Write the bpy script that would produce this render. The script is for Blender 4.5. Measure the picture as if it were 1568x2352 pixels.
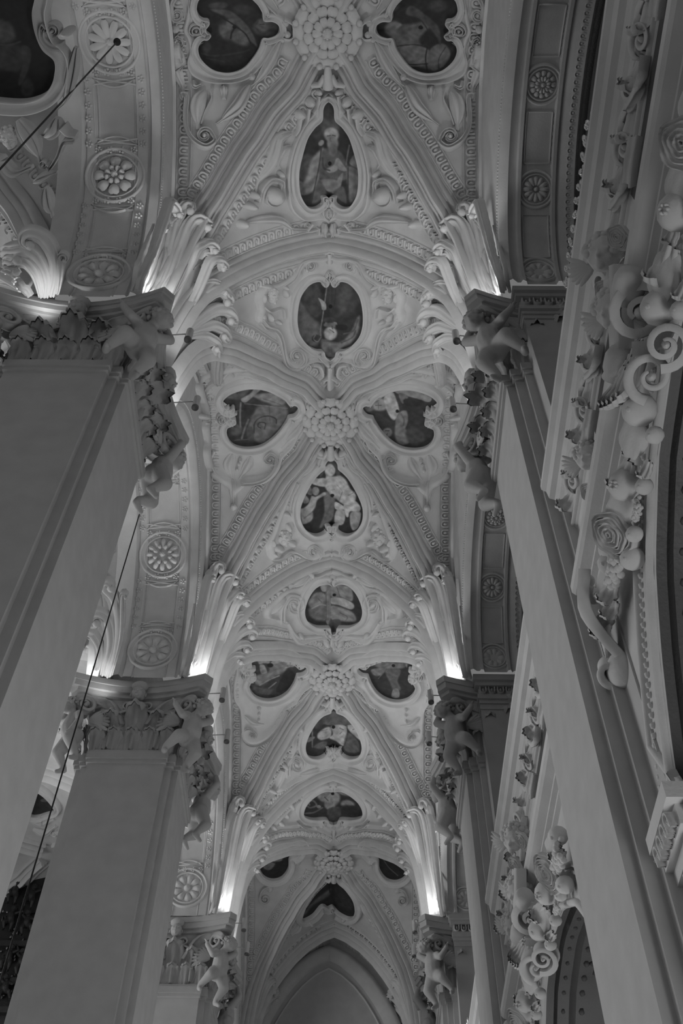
import bpy, bmesh, math, random
import numpy as np
from mathutils import Vector, Matrix
random.seed(7); rng = np.random.default_rng(7)
for o in list(bpy.data.objects): bpy.data.objects.remove(o)
S = 12.0; Z0 = 1.6           # modelling unit (capital height above the lens) in metres, lens height
scene = bpy.context.scene
# ------------------------------------------------------------------ camera
FPX, PITCH, YAW, ROLL, CX = 2368.9, .9533, -.0188, .0228, .0348
_cp, _sp = math.cos(PITCH), math.sin(PITCH)
FW = np.array([math.sin(YAW)*_cp, math.cos(YAW)*_cp, _sp]); RT = np.array([math.cos(YAW), -math.sin(YAW), 0.]); UP = np.cross(RT, FW)
CAMR = RT*math.cos(ROLL)+UP*math.sin(ROLL); CAMU = -RT*math.sin(ROLL)+UP*math.cos(ROLL)
CAM = np.array([CX, 0., 0.])
cam = bpy.data.cameras.new('camera'); cob = bpy.data.objects.new('camera', cam); scene.collection.objects.link(cob)
cam.sensor_fit = 'HORIZONTAL'; cam.sensor_width = 24.0; cam.lens = FPX/1568*24.0; cam.clip_end = 200
M = Matrix([[CAMR[i], CAMU[i], -FW[i]] for i in range(3)]).to_4x4(); M.translation = Vector((CX*S, 0, Z0)); cob.matrix_world = M
scene.camera = cob
# ------------------------------------------------------------------ world, exposure, lights
w = bpy.data.worlds.new('world'); scene.world = w; w.use_nodes = True
w.node_tree.nodes['Background'].inputs[0].default_value = (1, 1, 1, 1); w.node_tree.nodes['Background'].inputs[1].default_value = WORLD_E = 0.20
scene.view_settings.view_transform = 'Standard'; scene.view_settings.look = 'None'
scene.view_settings.exposure = -0.27; scene.view_settings.gamma = 1.0; scene.view_settings.use_curve_mapping = False
BC_ = (.25, .798, 1.343)     # bay centres
UPLIGHT = 32.0      # small cylinder spots turned to the vault (W)
BASELIGHT = 40.0    # strips hidden on top of the capitals (W)
def area(name, loc, size, energy, target, sy=None):
    l = bpy.data.lights.new(name, 'AREA'); l.energy = energy; l.size = size*S
    if sy: l.shape = 'RECTANGLE'; l.size_y = sy*S
    o = bpy.data.objects.new(name, l); scene.collection.objects.link(o)
    p = Vector(loc); o.location = p*S+Vector((0, 0, Z0)); o.rotation_euler = (Vector(target)-p).to_track_quat('-Z', 'Y').to_euler(); return o
def spot(name, loc, target, energy, ang=150, rad=.05, blend=1.0):
    l = bpy.data.lights.new(name, 'SPOT'); l.energy = energy; l.spot_size = math.radians(ang); l.spot_blend = blend; l.shadow_soft_size = rad
    o = bpy.data.objects.new(name, l); scene.collection.objects.link(o)
    p = Vector(loc); o.location = p*S+Vector((0, 0, Z0)); o.rotation_euler = (Vector(target)-p).to_track_quat('-Z', 'Y').to_euler(); return o
for _k in (0, 1, 2, 3):       # uplights on the rods and on the capitals
    _p = (-.023, .523, 1.073, 1.613)[_k]
    for _s in (-1, 1):
        for _d in (-.045, .038): spot('uplight', (_s*.142, _p+_d, 1.002), (_s*.02, _p+_d*2.5, 1.5), UPLIGHT, 165, .12)
        spot('capital_strip', (_s*.166, _p-.079, 1.004), (_s*.178, _p-.094, 1.16), BASELIGHT*1.6, 120, .04)
        spot('capital_strip', (_s*.178, _p+.079, 1.004), (_s*.19, _p+.075, 1.3), BASELIGHT, 120, .04)
    spot('capital_strip', (-.328, _p-.079, 1.006), (-.345, _p-.095, 1.3), BASELIGHT, 120, .04); spot('capital_strip', (-.325, _p+.079, 1.004), (-.33, _p+.075, 1.3), BASELIGHT, 120, .04)
area('end_fill_light', (0, 2.05, .05), .30, 60, (0, 0, .5), .35)  # unseen fill added at the aisle end to brighten the pier flanks
area('nave_fill_light', (-1.1, 1.28, .42), .62, 1500, (.2, 1.0, .45), 1.5)  # broad unseen fill added in the nave for the right piers and wall
area('rear_nave_fill_light', (-1.1, -.20, .30), .5, 170, (.2, .40, .50), 1.0)  # second fill added in the rear nave to light the nearest right wall
for _k in range(3): area('chapel_fill_light', (.315, BC_[_k], .02), .26, 210, (-.2, BC_[_k], .42), .16)  # fill added inside each dark chapel to light the left pillar flanks
# ------------------------------------------------------------------ projection tools
def ray(px, py): 
    px = np.asarray(px, float)[..., None]; py = np.asarray(py, float)[..., None]
    return FW+CAMR*(px-784)/FPX-CAMU*(py-1176)/FPX
def on(px, py, ax, v):
    d = ray(px, py); i = 'xyz'.index(ax); return CAM+d*((v-CAM[i])/d[..., i])[..., None]
# ------------------------------------------------------------------ vault shape
FX = [0, .035, .07, .1, .125, .145, .16, .172, .18, .186]; FZ = [1.377, 1.361, 1.335, 1.303, 1.268, 1.235, 1.2, 1.15, 1.08, 1.0]
GY = [0, .06, .115, .165, .195, .212, .222, .226]; GZ = [1.345, 1.333, 1.297, 1.25, 1.21, 1.165, 1.09, 1.0]
def smooth_table(X, Z, n=400):       # Catmull-Rom like smoothing of the tables
    X = np.array(X); Z = np.array(Z); x = np.linspace(0, X[-1], n); z = np.interp(x, X, Z)
    for _ in range(60):
        z[1:-1] = (z[:-2]+z[2:])/2*.5+z[1:-1]*.5
    return x, z
fx, fz = smooth_table(FX, FZ); gy, gz = smooth_table(GY, GZ)
PC = [-.023, .523, 1.073, 1.613, 2.15]; BC = [(PC[i]+PC[i+1])/2 for i in range(4)]
def F(x): return np.interp(np.abs(x), fx, fz)
def G(dy, x): return np.interp(np.abs(dy), gy, gz)+.032*(1-np.abs(x)/.188)
NX, NK = -.607, .188/.30             # nave vault axis and width factor
def bay_dy(y):
    y = np.asarray(y, float); b = np.array(BC); k = np.argmin(np.abs(y[..., None]-b), -1); return y-b[k]
def SURF(x, y, side='aisle'):
    xx = x if side == 'aisle' else (x-NX)*NK
    z = np.maximum(F(xx), G(bay_dy(y), xx))
    return np.where(np.abs(xx) > .1885, 1.0, z)
def hit(px, py, side='aisle', flip=False):
    d = ray(px, py); ts = np.linspace(.85, 2.6, 700)
    P = CAM+d[..., None, :]*ts[:, None]
    f = P[..., 2]-SURF(P[..., 0], P[..., 1], side); ok = f > 0
    i = np.argmax(ok, -1); i = np.maximum(i, 1)
    f1 = np.take_along_axis(f, i[..., None], -1)[..., 0]; f0 = np.take_along_axis(f, i[..., None]-1, -1)[..., 0]
    t = ts[i-1]+(ts[i]-ts[i-1])*np.clip(-f0/(f1-f0+1e-12), 0, 1)
    Q = CAM+d*t[..., None]
    Nn = snormal(Q, side)
    if flip: Q = Q*[-1, 1, 1]; Nn = Nn*[-1, 1, 1]
    return Q, Nn
def snormal(Q, side='aisle', e=.004):
    x, y = Q[..., 0], Q[..., 1]
    gx = (SURF(x+e, y, side)-SURF(x-e, y, side))/(2*e); gy_ = (SURF(x, y+e, side)-SURF(x, y-e, side))/(2*e)
    gx = np.clip(gx, -4, 4); gy_ = np.clip(gy_, -4, 4)
    n = np.stack([gx, gy_, -np.ones_like(gx)], -1); return n/np.linalg.norm(n, axis=-1, keepdims=True)
# ------------------------------------------------------------------ materials (all greys: the photograph is black and white)
def lin(g): g = g/255; return ((g+.055)/1.055)**2.4 if g > .04045 else g/12.92
def plaster(name, alb, rough=.85, bump=.25, scale=40, var=.06, metal=0., spec=.3):
    m = bpy.data.materials.new(name); m.use_nodes = True; nt = m.node_tree; b = nt.nodes['Principled BSDF']
    b.inputs['Roughness'].default_value = rough; b.inputs['Metallic'].default_value = metal; b.inputs['Specular IOR Level'].default_value = spec
    tc = nt.nodes.new('ShaderNodeTexCoord'); n = nt.nodes.new('ShaderNodeTexNoise'); n.inputs['Scale'].default_value = scale/10; n.inputs['Detail'].default_value = 6
    nt.links.new(tc.outputs['Object'], n.inputs['Vector'])
    r = nt.nodes.new('ShaderNodeMapRange'); r.inputs[1].default_value = .3; r.inputs[2].default_value = .7; r.inputs[3].default_value = alb*(1-var); r.inputs[4].default_value = alb*(1+var)
    nt.links.new(n.outputs['Fac'], r.inputs[0]); nt.links.new(r.outputs[0], b.inputs['Base Color'])
    n2 = nt.nodes.new('ShaderNodeTexNoise'); n2.inputs['Scale'].default_value = scale; nt.links.new(tc.outputs['Object'], n2.inputs['Vector'])
    bp = nt.nodes.new('ShaderNodeBump'); bp.inputs['Strength'].default_value = bump; bp.inputs['Distance'].default_value = .01
    nt.links.new(n2.outputs['Fac'], bp.inputs['Height']); nt.links.new(bp.outputs['Normal'], b.inputs['Normal']); return m
MP = plaster('vault_plaster', .60); MS = plaster('stucco', .66, bump=.3); MW = plaster('painted_wall', .50, bump=.1)
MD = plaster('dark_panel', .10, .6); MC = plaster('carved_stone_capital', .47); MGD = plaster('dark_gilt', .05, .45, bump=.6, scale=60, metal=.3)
MBK = plaster('black_metal', .015, .5); MDK = plaster('dark_lamp_glass', .16, .4); MWH = plaster('white_metal', .55, .4); MG = plaster('bright_gilding', .7, .22, metal=1., bump=.5)
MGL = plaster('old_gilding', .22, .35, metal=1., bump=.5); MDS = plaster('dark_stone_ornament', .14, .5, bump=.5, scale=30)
def paint_mat():
    m = bpy.data.materials.new('fresco_paint'); m.use_nodes = True; nt = m.node_tree; b = nt.nodes['Principled BSDF']; b.inputs['Roughness'].default_value = .7
    a = nt.nodes.new('ShaderNodeVertexColor'); a.layer_name = 'Col'; n = nt.nodes.new('ShaderNodeTexNoise'); n.inputs['Scale'].default_value = 9; n.inputs['Detail'].default_value = 8
    tc = nt.nodes.new('ShaderNodeTexCoord'); nt.links.new(tc.outputs['Object'], n.inputs['Vector'])
    r = nt.nodes.new('ShaderNodeMapRange'); r.inputs[1].default_value = .3; r.inputs[2].default_value = .7; r.inputs[3].default_value = .7; r.inputs[4].default_value = 1.3
    nt.links.new(n.outputs['Fac'], r.inputs[0])
    mx = nt.nodes.new('ShaderNodeMix'); mx.data_type = 'RGBA'; mx.blend_type = 'MULTIPLY'; mx.inputs[0].default_value = 1
    nt.links.new(a.outputs['Color'], mx.inputs[6]); nt.links.new(r.outputs[0], mx.inputs[7]); nt.links.new(mx.outputs[2], b.inputs['Base Color']); return m
MPT = paint_mat()
# ------------------------------------------------------------------ object helpers
ROOTS = []
def thing(name, label, cat, loc, group=None, kind=None):
    o = bpy.data.objects.new(name, None); scene.collection.objects.link(o); o.empty_display_size = .2
    o.location = (loc[0]*S, loc[1]*S, loc[2]*S+Z0); meta(o, label, cat, group, kind); o['_o'] = list(map(float, loc)); return o
def meta(o, label=None, cat=None, group=None, kind=None):
    if label: o['label'] = label
    if cat: o['category'] = cat
    if group: o['group'] = group
    if kind: o['kind'] = kind
    return o
class MB:
    def __init__(s): s.v = []; s.f = []; s.n = 0
    def add(s, v, f):
        v = np.asarray(v, float).reshape(-1, 3); s.v.append(v); s.f.append([tuple(int(i)+s.n for i in q) for q in f]); s.n += len(v); return s
    def grid(s, P, cu=False, cv=False):
        P = np.asarray(P, float); n, m = P.shape[:2]; f = []
        for i in range(n if cu else n-1):
            a = i*m; b = ((i+1) % n)*m
            for j in range(m if cv else m-1):
                k = (j+1) % m; f.append((a+j, b+j, b+k, a+k))
        return s.add(P, f)
    def box(s, a, b):
        x0, y0, z0 = a; x1, y1, z1 = b
        return s.add([(x0,y0,z0),(x1,y0,z0),(x1,y1,z0),(x0,y1,z0),(x0,y0,z1),(x1,y0,z1),(x1,y1,z1),(x0,y1,z1)], [(0,3,2,1),(4,5,6,7),(0,1,5,4),(1,2,6,5),(2,3,7,6),(3,0,4,7)])
    def ell(s, c, ax, n=8, m=12):
        c = np.array(c, float); ax = np.array(ax, float)
        if ax.ndim == 1: ax = np.diag(ax)
        th = np.linspace(.001, math.pi-.001, n); ph = np.linspace(0, 2*math.pi, m, endpoint=False)
        P = c+np.sin(th)[:, None, None]*np.cos(ph)[None, :, None]*ax[0]+np.sin(th)[:, None, None]*np.sin(ph)[None, :, None]*ax[1]+np.cos(th)[:, None, None]*ax[2]
        return s.grid(P, False, True)
    def prism(s, poly, z0, z1):
        n = len(poly); v = [(x, y, z0) for x, y in poly]+[(x, y, z1) for x, y in poly]
        return s.add(v, [tuple(range(n))[::-1], tuple(range(n, 2*n))]+[(i, (i+1) % n, n+(i+1) % n, n+i) for i in range(n)])
    def arrays(s): return np.concatenate(s.v), [q for f in s.f for q in f]
    def mesh(s, name, mat, origin=(0, 0, 0), smooth=True):
        v, f = s.arrays(); v = (v-np.array(origin))*S
        me = bpy.data.meshes.new(name); me.from_pydata(v.tolist(), [], f); me.materials.append(mat)
        if smooth: me.polygons.foreach_set('use_smooth', [True]*len(me.polygons))
        me.update(); return me
    def build(s, name, mat, parent=None, smooth=True, label=None, kind=None, sharp=None):
        if parent is not None and '_w' in parent: org = parent['_w']
        elif parent is not None: org = parent['_o']
        else: org = None
        me = None
        if org is None: me = s.mesh(name, mat, (0, 0, -Z0/S), smooth)
        else: me = s.mesh(name, mat, org, smooth)
        if sharp: me.set_sharp_from_angle(angle=math.radians(sharp))
        o = bpy.data.objects.new(name, me); scene.collection.objects.link(o)
        if parent is not None: o.parent = parent; o['_w'] = list(org)
        meta(o, label, kind=kind); 
        if parent is None: o['_w'] = [0, 0, -Z0/S]
        return o
def kids(o): return [c for c in bpy.data.objects if c.parent == o]
CH = {}
def copy_thing(r, loc, label, scale=(1, 1, 1), rotz=0, group=None):
    if r.name not in CH:
        CH[r.name] = [(c, [(d, []) for d in kids(c)]) for c in kids(r)]
    n = r.copy(); scene.collection.objects.link(n); n.location = (loc[0]*S, loc[1]*S, loc[2]*S+Z0); n.scale = scale; n.rotation_euler = (0, 0, rotz)
    n['label'] = label
    if group: n['group'] = group
    for c, gs in CH[r.name]:
        k = c.copy(); scene.collection.objects.link(k); k.parent = n
        for d, _ in gs:
            e = d.copy(); scene.collection.objects.link(e); e.parent = k
    return n
def nrm(v): v = np.asarray(v, float); return v/(np.linalg.norm(v, axis=-1, keepdims=True)+1e-12)
def tang(P, closed=False):
    if closed: return nrm(np.roll(P, -1, 0)-np.roll(P, 1, 0))
    T = np.gradient(P, axis=0); return nrm(T)
def sweep(mb, P, U, W, H, prof, closed=False, caps=True):
    """profile (s,h) swept along P; U = up per point; W, H scale arrays"""
    P = np.asarray(P, float); U = np.asarray(U, float); n = len(P); W = np.broadcast_to(W, (n,)); H = np.broadcast_to(H, (n,)); T = tang(P, closed)
    if U.ndim == 1: U = np.broadcast_to(U, P.shape)
    U = nrm(U-(U*T).sum(-1, keepdims=True)*T); Sd = np.cross(T, U); pr = np.array(prof)
    G_ = P[:, None, :]+Sd[:, None, :]*(pr[:, 0][None, :]*W[:, None])[..., None]+U[:, None, :]*(pr[:, 1][None, :]*H[:, None])[..., None]
    mb.grid(G_, closed, False)
    if caps and not closed:
        k = len(pr); mb.add(G_[0], [tuple(range(k))[::-1]]); mb.add(G_[-1], [tuple(range(k))])
    return mb
HALF = [(-1, -.3), (-.97, 0), (-.8, .55), (-.45, .88), (0, 1), (.45, .88), (.8, .55), (.97, 0), (1, -.3)]
LEAF = [(-1, -.3), (-.95, .25), (-.8, .75), (-.62, .55), (-.45, .45), (-.28, .85), (0, 1.05), (.28, .85), (.45, .45), (.62, .55), (.8, .75), (.95, .25), (1, -.3)]
LIP = [(-1, -.3), (-.98, .7), (-.75, 1), (-.5, .65), (-.2, .45), (.2, .45), (.5, .65), (.75, 1), (.98, .7), (1, -.3)]
def cr(pts, n, closed=False):
    """Catmull-Rom through pts, resampled to n points by arc length"""
    p = np.array(pts, float)
    if closed: q = np.concatenate([p[-1:], p, p[:2]])
    else: q = np.concatenate([2*p[:1]-p[1:2], p, 2*p[-1:]-p[-2:-1]])
    out = []; t = np.linspace(0, 1, 9)[:-1][:, None]
    for i in range(1, len(q)-2):
        a, b, c, d = q[i-1], q[i], q[i+1], q[i+2]
        out.append(.5*((2*b)+(-a+c)*t+(2*a-5*b+4*c-d)*t**2+(-a+3*b-3*c+d)*t**3))
    if not closed: out.append(p[-1:])
    o = np.concatenate(out)
    if closed: o = np.concatenate([o, o[:1]])
    L = np.concatenate([[0], np.cumsum(np.linalg.norm(np.diff(o, axis=0), axis=1))]); s = np.linspace(0, L[-1], n+1 if closed else n)
    if closed: s = s[:-1]
    return np.stack([np.interp(s, L, o[:, k]) for k in range(p.shape[1])], -1)
def spiral(cx, cy, r, a0, turns, hand=1, n=22):
    a = np.linspace(0, turns*2*math.pi, n); rr = r*(1-.82*np.linspace(0, 1, n)); return [(cx+q*math.cos(a0+hand*b), cy+q*math.sin(a0+hand*b)) for q, b in zip(rr, a)]
# ================================================================== STRUCTURE
XW = .188
AHS, ARI = .188, .24                 # left arcade arch: half span, rise
BHS, BRI = .172, .125                # right wall arch
def AL(dy): return 1+ARI*np.sqrt(np.clip(1-(np.asarray(dy)/AHS)**2, 0, 1))
def AR(dy): return 1+BRI*np.sqrt(np.clip(1-(np.asarray(dy)/BHS)**2, 0, 1))
YS0 = -.023
ceiling = MB(); xs = np.concatenate([np.linspace(-.18849, -.15, 16), np.linspace(-.148, .148, 51), np.linspace(.15, .18849, 16)])
ys = np.linspace(PC[4]-.0001, PC[4]+.06, 5); X, Y = np.meshgrid(xs, ys, indexing='ij'); ceiling.grid(np.stack([X, Y, F(X)], -1))
CEIL = ceiling.build('ceiling', MP); meta(CEIL, 'pale plaster rib vault of the aisle with four bays of painted webs', kind='structure')
NAVC = MB(); 
def side_surface(mb, b, side, step=70):
    y0, y1 = PC[b]+1e-4, PC[b+1]-1e-4; ys = np.linspace(y0, y1, 110)
    if side == 'aisle': xx = xs
    else: xx = NX+xs/NK
    X, Y = np.meshgrid(xx, ys, indexing='ij'); Z = SURF(X, Y, side); return X, Y, Z
for b in range(4):
    X, Y, Z = side_surface(None, b, 'aisle'); dy = Y-BC[b]; isF = F(X) >= G(dy, X)
    V = np.stack([X, Y, Z], -1).reshape(-1, 3); n, m = X.shape
    regs = {}
    for i in range(n-1):
        for j in range(m-1):
            xc, dc = (X[i, j]+X[i+1, j])/2, (dy[i, j]+dy[i, j+1])/2
            k = ('n' if dc < 0 else 'f') if F(xc) >= G(dc, xc) else ('l' if xc < 0 else 'r')
            a = i*m+j; regs.setdefault(k, []).append((a, a+1, a+m+1, a+m))
    for k, f in regs.items():
        ix = sorted({q for t in f for q in t}); mp = {q: c for c, q in enumerate(ix)}
        MB().add(V[ix], [tuple(mp[q] for q in t) for t in f]).build('vault_web', MP, CEIL)
for b in range(-1, 4):
    bb = b if b >= 0 else 0
    X, Y, Z = side_surface(None, bb, 'nave'); 
    if b == -1: Y = Y-(PC[1]-PC[0])
    NAVC.grid(np.stack([X, Y, Z], -1))
NAV = NAVC.build('ceiling', MP); meta(NAV, 'plaster vault of the neighbouring nave seen beyond the left pillars', kind='structure')
# bay behind the lens, closing the vault
X, Y, Z = side_surface(None, 0, 'aisle'); MB().grid(np.stack([X, Y-(PC[1]-PC[0]), Z], -1)).build('vault_web', MP, CEIL)
# ---- ribs
RIB = [(-1, -.4), (-1, .22), (-.86, .34), (-.72, .26), (-.66, .05), (-.56, .05), (-.50, .50), (-.38, .62), (-.30, .50), (-.26, .62), (-.16, .95), (0, 1.05), (.16, .95), (.26, .62), (.30, .50), (.38, .62), (.50, .50), (.56, .05), (.66, .05), (.72, .26), (.86, .34), (1, .22), (1, -.4)]
def groin(b, sx, sy, x0=.012, x1=.184, n=44):
    x = np.linspace(x0, x1, n); ds = np.linspace(0, .226, 3000); out = []
    for q in x:
        g = G(ds, q); k = np.argmax(g <= F(q)); k = max(k, 0); out.append((sx*q, BC[b]+sy*ds[k], float(F(q))))
    P = np.array(out); P[1:-1] = (P[:-2]+P[1:-1]*2+P[2:])/4
    return P
def down_up(P):
    T = tang(P); Hh = np.array([0, 0, -1.]); U = Hh-(T@Hh)[:, None]*T; return nrm(U)
for b in range(4):
    for sx in (-1, 1):
        for sy in (-1, 1):
            P = groin(b, sx, sy); P = P[P[:, 2] > 1.0]; mb = MB(); U = down_up(P)
            sweep(mb, P+U*(-.002), U, .0165, .020, RIB); mb.build('diagonal_rib', MS, CEIL, sharp=50)
for k in (0, 1, 2, 3, 4):
    x = np.concatenate([np.linspace(-.186, 0, 60), np.linspace(0, .186, 60)[1:]]); P = np.stack([x, np.full_like(x, PC[k]), F(x)], -1)
    for h in (slice(0, 60), slice(59, 119)):
        Q = P[h]; T = tang(Q); U = nrm(np.cross(T, [0, 1., 0])); U = np.where(U[:, 2:3] > 0, -U, U); mb = MB()
        sweep(mb, Q+U*(-.002), U, .0195, .022, RIB); mb.build('transverse_rib', MS, CEIL, sharp=50)
# formeret (wall rib) mouldings + thin bead line on both sides
def formeret(sx, b, mb, off, wdt, hgt, prof=HALF, dz=0., x=None):
    dy = np.linspace(-.2255, .2255, 90); z = G(dy, XW)+off; y = BC[b]+dy
    P = np.stack([np.full_like(dy, sx*(x or XW)), y, z], -1); ok = P[:, 2] > 1.0; P = P[ok]
    U = np.tile([-sx*1., 0, -.25], (len(P), 1)); sweep(mb, P, U, wdt, hgt, prof)
def beads(mb, P, U, r, step, n=5, m=6):
    L = np.concatenate([[0], np.cumsum(np.linalg.norm(np.diff(P, axis=0), axis=1))]); s = np.arange(step/2, L[-1], step)
    Q = np.stack([np.interp(s, L, P[:, k]) for k in range(3)], -1); V = np.stack([np.interp(s, L, U[:, k]) for k in range(3)], -1)
    for q, u in zip(Q, V): mb.ell(q+u*r*.3, [r, r, r], n, m)
EGGN = 9
def eggs(mb, P, U, wid, pitch, hgt=.0052):
    """egg-and-dart: U shaped shells with an egg inside and a dart between, laid along P on a surface of normal U"""
    L = np.concatenate([[0], np.cumsum(np.linalg.norm(np.diff(P, axis=0), axis=1))]); n = int(L[-1]/pitch)
    if n < 2: return
    T = tang(P); Sd = nrm(np.cross(T, U)); a = np.linspace(0, math.pi, 8)
    for i in range(n):
        s = (i+.5)*pitch; q = np.array([np.interp(s, L, P[:, k]) for k in range(3)]); t, sd, u = [nrm(np.array([np.interp(s, L, A[:, k]) for k in range(3)])) for A in (T, Sd, U)]
        r = pitch*.33; path = [q+t*r*math.cos(b)+sd*(wid*.30*math.sin(b)+wid*.12) for b in a]; path = [q+t*r-sd*wid*.42]+path+[q-t*r-sd*wid*.42]
        sweep(mb, np.array(path), np.tile(u, (len(path), 1)), pitch*.085, hgt, [(-1, -.2), (-.6, .9), (.6, .9), (1, -.2)], caps=False)
        mb.ell(q-sd*wid*.02, np.array([t*r*.6, sd*wid*.32, u*hgt*.9]), 5, 7)
        e = q+t*pitch*.5; mb.add([e-t*pitch*.05-sd*wid*.42, e+t*pitch*.05-sd*wid*.42, e+sd*wid*.42, e-sd*wid*.0+u*hgt], [(0, 1, 3), (1, 2, 3), (2, 0, 3)])
def strip(b, kind, sx, sy, off, n=40):
    """path running parallel to a rib, on the web 'kind' (F: near/far web, G: side web)"""
    x = np.linspace(.03, .172, n); ds = np.linspace(0, .226, 3000); P = []
    for q in x:
        k = np.argmax(G(ds, q) <= F(q)); d = ds[k]; P.append((q, d))
    P = np.array(P); P[1:-1] = (P[:-2]+P[1:-1]*2+P[2:])/4; T = tang(P); Nn = np.stack([T[:, 1], -T[:, 0]], -1)      # towards larger x
    Q = P+Nn*off*(1 if kind == 'G' else -1)
    Q = Q[(Q[:, 0] > .004) & (Q[:, 0] < .178) & (Q[:, 1] > 0) & (Q[:, 1] < .2725-.026)]
    xx = Q[:, 0]*sx; yy = BC[b]+Q[:, 1]*sy; z = (G(Q[:, 1], xx) if kind == 'G' else F(xx))
    if kind == 'F': ok = F(xx) >= G(Q[:, 1], xx)-.002
    else: ok = F(xx) <= G(Q[:, 1], xx)+.002
    R_ = np.stack([xx, yy, z], -1)[ok]
    if len(R_) < 6: return None, None
    return R_, surfn(R_, kind, b)
def surfn(P, kind, b, e=.003):
    x, y = P[:, 0], P[:, 1]
    if kind == 'F': gx = (F(x+e)-F(x-e))/(2*e); n = np.stack([gx, 0*gx, -np.ones_like(gx)], -1)
    else:
        d = y-BC[b]; gy_ = (G(d+e, x)-G(d-e, x))/(2*e); gx = (G(d, x+e)-G(d, x-e))/(2*e); n = np.stack([gx, gy_, -np.ones_like(gx)], -1)
    return nrm(n)
for b in range(4):
    for sx in (-1, 1):
        for sy in (-1, 1):
            for kind in 'FG':
                mb = MB()
                P, U = strip(b, kind, sx, sy, .027)
                if P is None: continue
                eggs(mb, P, U, .0125 if b < 2 else .012, .0135)
                for o_, hh in ((.0195, .002), (.0345, .0022)):
                    P2, U2 = strip(b, kind, sx, sy, o_)
                    if P2 is not None: sweep(mb, P2, U2, .0011, hh, HALF, caps=False)
                if kind == 'G' or b > 0 or sy > 0: mb.build('egg_moulding', MS, CEIL, kind='stuff')
    # along the transverse ribs, on both neighbouring near/far webs
    for k, sy in ((b, 1), (b+1, -1)):
        if k == 0: continue
        for sx in (-1, 1):
            x = np.linspace(.030, .158, 40)*sx; P = np.stack([x, np.full_like(x, PC[k]+sy*.030), F(x)], -1); mb = MB(); U = surfn(P, 'F', b); eggs(mb, P, U, .0125, .0135)
            for o_ in (.0215, .038):
                xb = np.linspace(0, .162, 30)*sx; P2 = np.stack([xb, np.full_like(xb, PC[k]+sy*o_), F(xb)], -1); sweep(mb, P2, surfn(P2, 'F', b), .0011, .0022, HALF, caps=False)
            mb.build('egg_moulding', MS, CEIL, kind='stuff')
    # along the wall ribs
    for sx in (-1, 1):
        mb = MB(); dy = np.linspace(-.20, .20, 80); x = sx*.1765; P = np.stack([np.full_like(dy, x), BC[b]+dy, G(dy, x)], -1); U = surfn(P, 'G', b)
        eggs(mb, P, U, .0125, .0135)
        for o_ in (.168, .1845):
            P2 = P.copy(); P2[:, 0] = sx*o_; P2[:, 2] = G(dy, o_); sweep(mb, P2, U, .0012, .0024, HALF, caps=False)
        mb.build('egg_moulding', MS, CEIL, kind='stuff')
# ---- arcade wall on the left, side wall arches on the right
def arch_wall(name, label, sx, A, hs, xin, xout, mat):
    w_ = MB()
    for b in range(4):
        ys_ = BC[b]+np.linspace(-.2725, .2725, 120); d = ys_-BC[b]
        lo = np.where(np.abs(d) < hs, A(d), 1.0); hi = np.maximum(G(d, XW), 1.002); hi = np.where(np.abs(d) > .2255, 1.02, hi)
        w_.grid(np.stack([np.stack([np.full_like(d, sx*XW), ys_, lo], -1), np.stack([np.full_like(d, sx*XW), ys_, np.maximum(hi, lo+.001)], -1)]))
    return w_
WL = arch_wall('wall_left', '', -1, AL, AHS, 0, 0, MP)
for b in range(4):                      # nave face of the arcade wall
    ys_ = BC[b]+np.linspace(-.2725, .2725, 120); d = ys_-BC[b]; lo = np.where(np.abs(d) < AHS, AL(d), 1.0)
    WL.grid(np.stack([np.stack([np.full_like(d, -.307), ys_, lo], -1), np.stack([np.full_like(d, -.307), ys_, np.maximum(np.maximum(G(d, XW), 1.02), lo+.001)], -1)]))
WL = WL.build('wall_left', MP, smooth=False); meta(WL, 'arcade wall over the left pillars with coffered arch soffits', kind='structure')
WR = arch_wall('wall_right', '', 1, AR, BHS, 0, 0, MP)
# soffits
def arch_s(A, hs, ri, n=90):
    t = np.linspace(-math.pi/2, math.pi/2, 400); y = hs*np.sin(t); z = 1+ri*np.cos(t); L = np.concatenate([[0], np.cumsum(np.hypot(np.diff(y), np.diff(z)))])
    return y, z, L
LY, LZ, LL = arch_s(AL, AHS, ARI); RY, RZ, RL = arch_s(AR, BHS, BRI)
def sof(side, b, s, x, h=0.):
    """point on the soffit of bay b at arc length s (from the crown, + towards far), inner offset h"""
    y_, z_, L_ = (LY, LZ, LL) if side == 'L' else (RY, RZ, RL); mid = L_[-1]/2; s = np.asarray(s, float)+mid
    y = np.interp(s, L_, y_); z = np.interp(s, L_, z_); e = 1e-3
    ty = np.interp(s+e, L_, y_)-np.interp(s-e, L_, y_); tz = np.interp(s+e, L_, z_)-np.interp(s-e, L_, z_); l = np.hypot(ty, tz)+1e-9
    ny, nz = tz/l, -ty/l                     # points to the room (down at the crown)
    return np.stack([np.broadcast_to(x, y.shape), BC[b]+y+ny*h, z+nz*h], -1), np.stack([0*ny, ny, nz], -1)
def soffit(side, b, x0, x1, parent, cross):
    """cross: list of (t in 0..1 across, height)"""
    L_ = LL if side == 'L' else RL; s = np.linspace(-L_[-1]/2, L_[-1]/2, 80); rows = []
    for t, h in cross: rows.append(sof(side, b, s, x0+(x1-x0)*t, h)[0])
    return MB().grid(np.array(rows))
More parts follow.
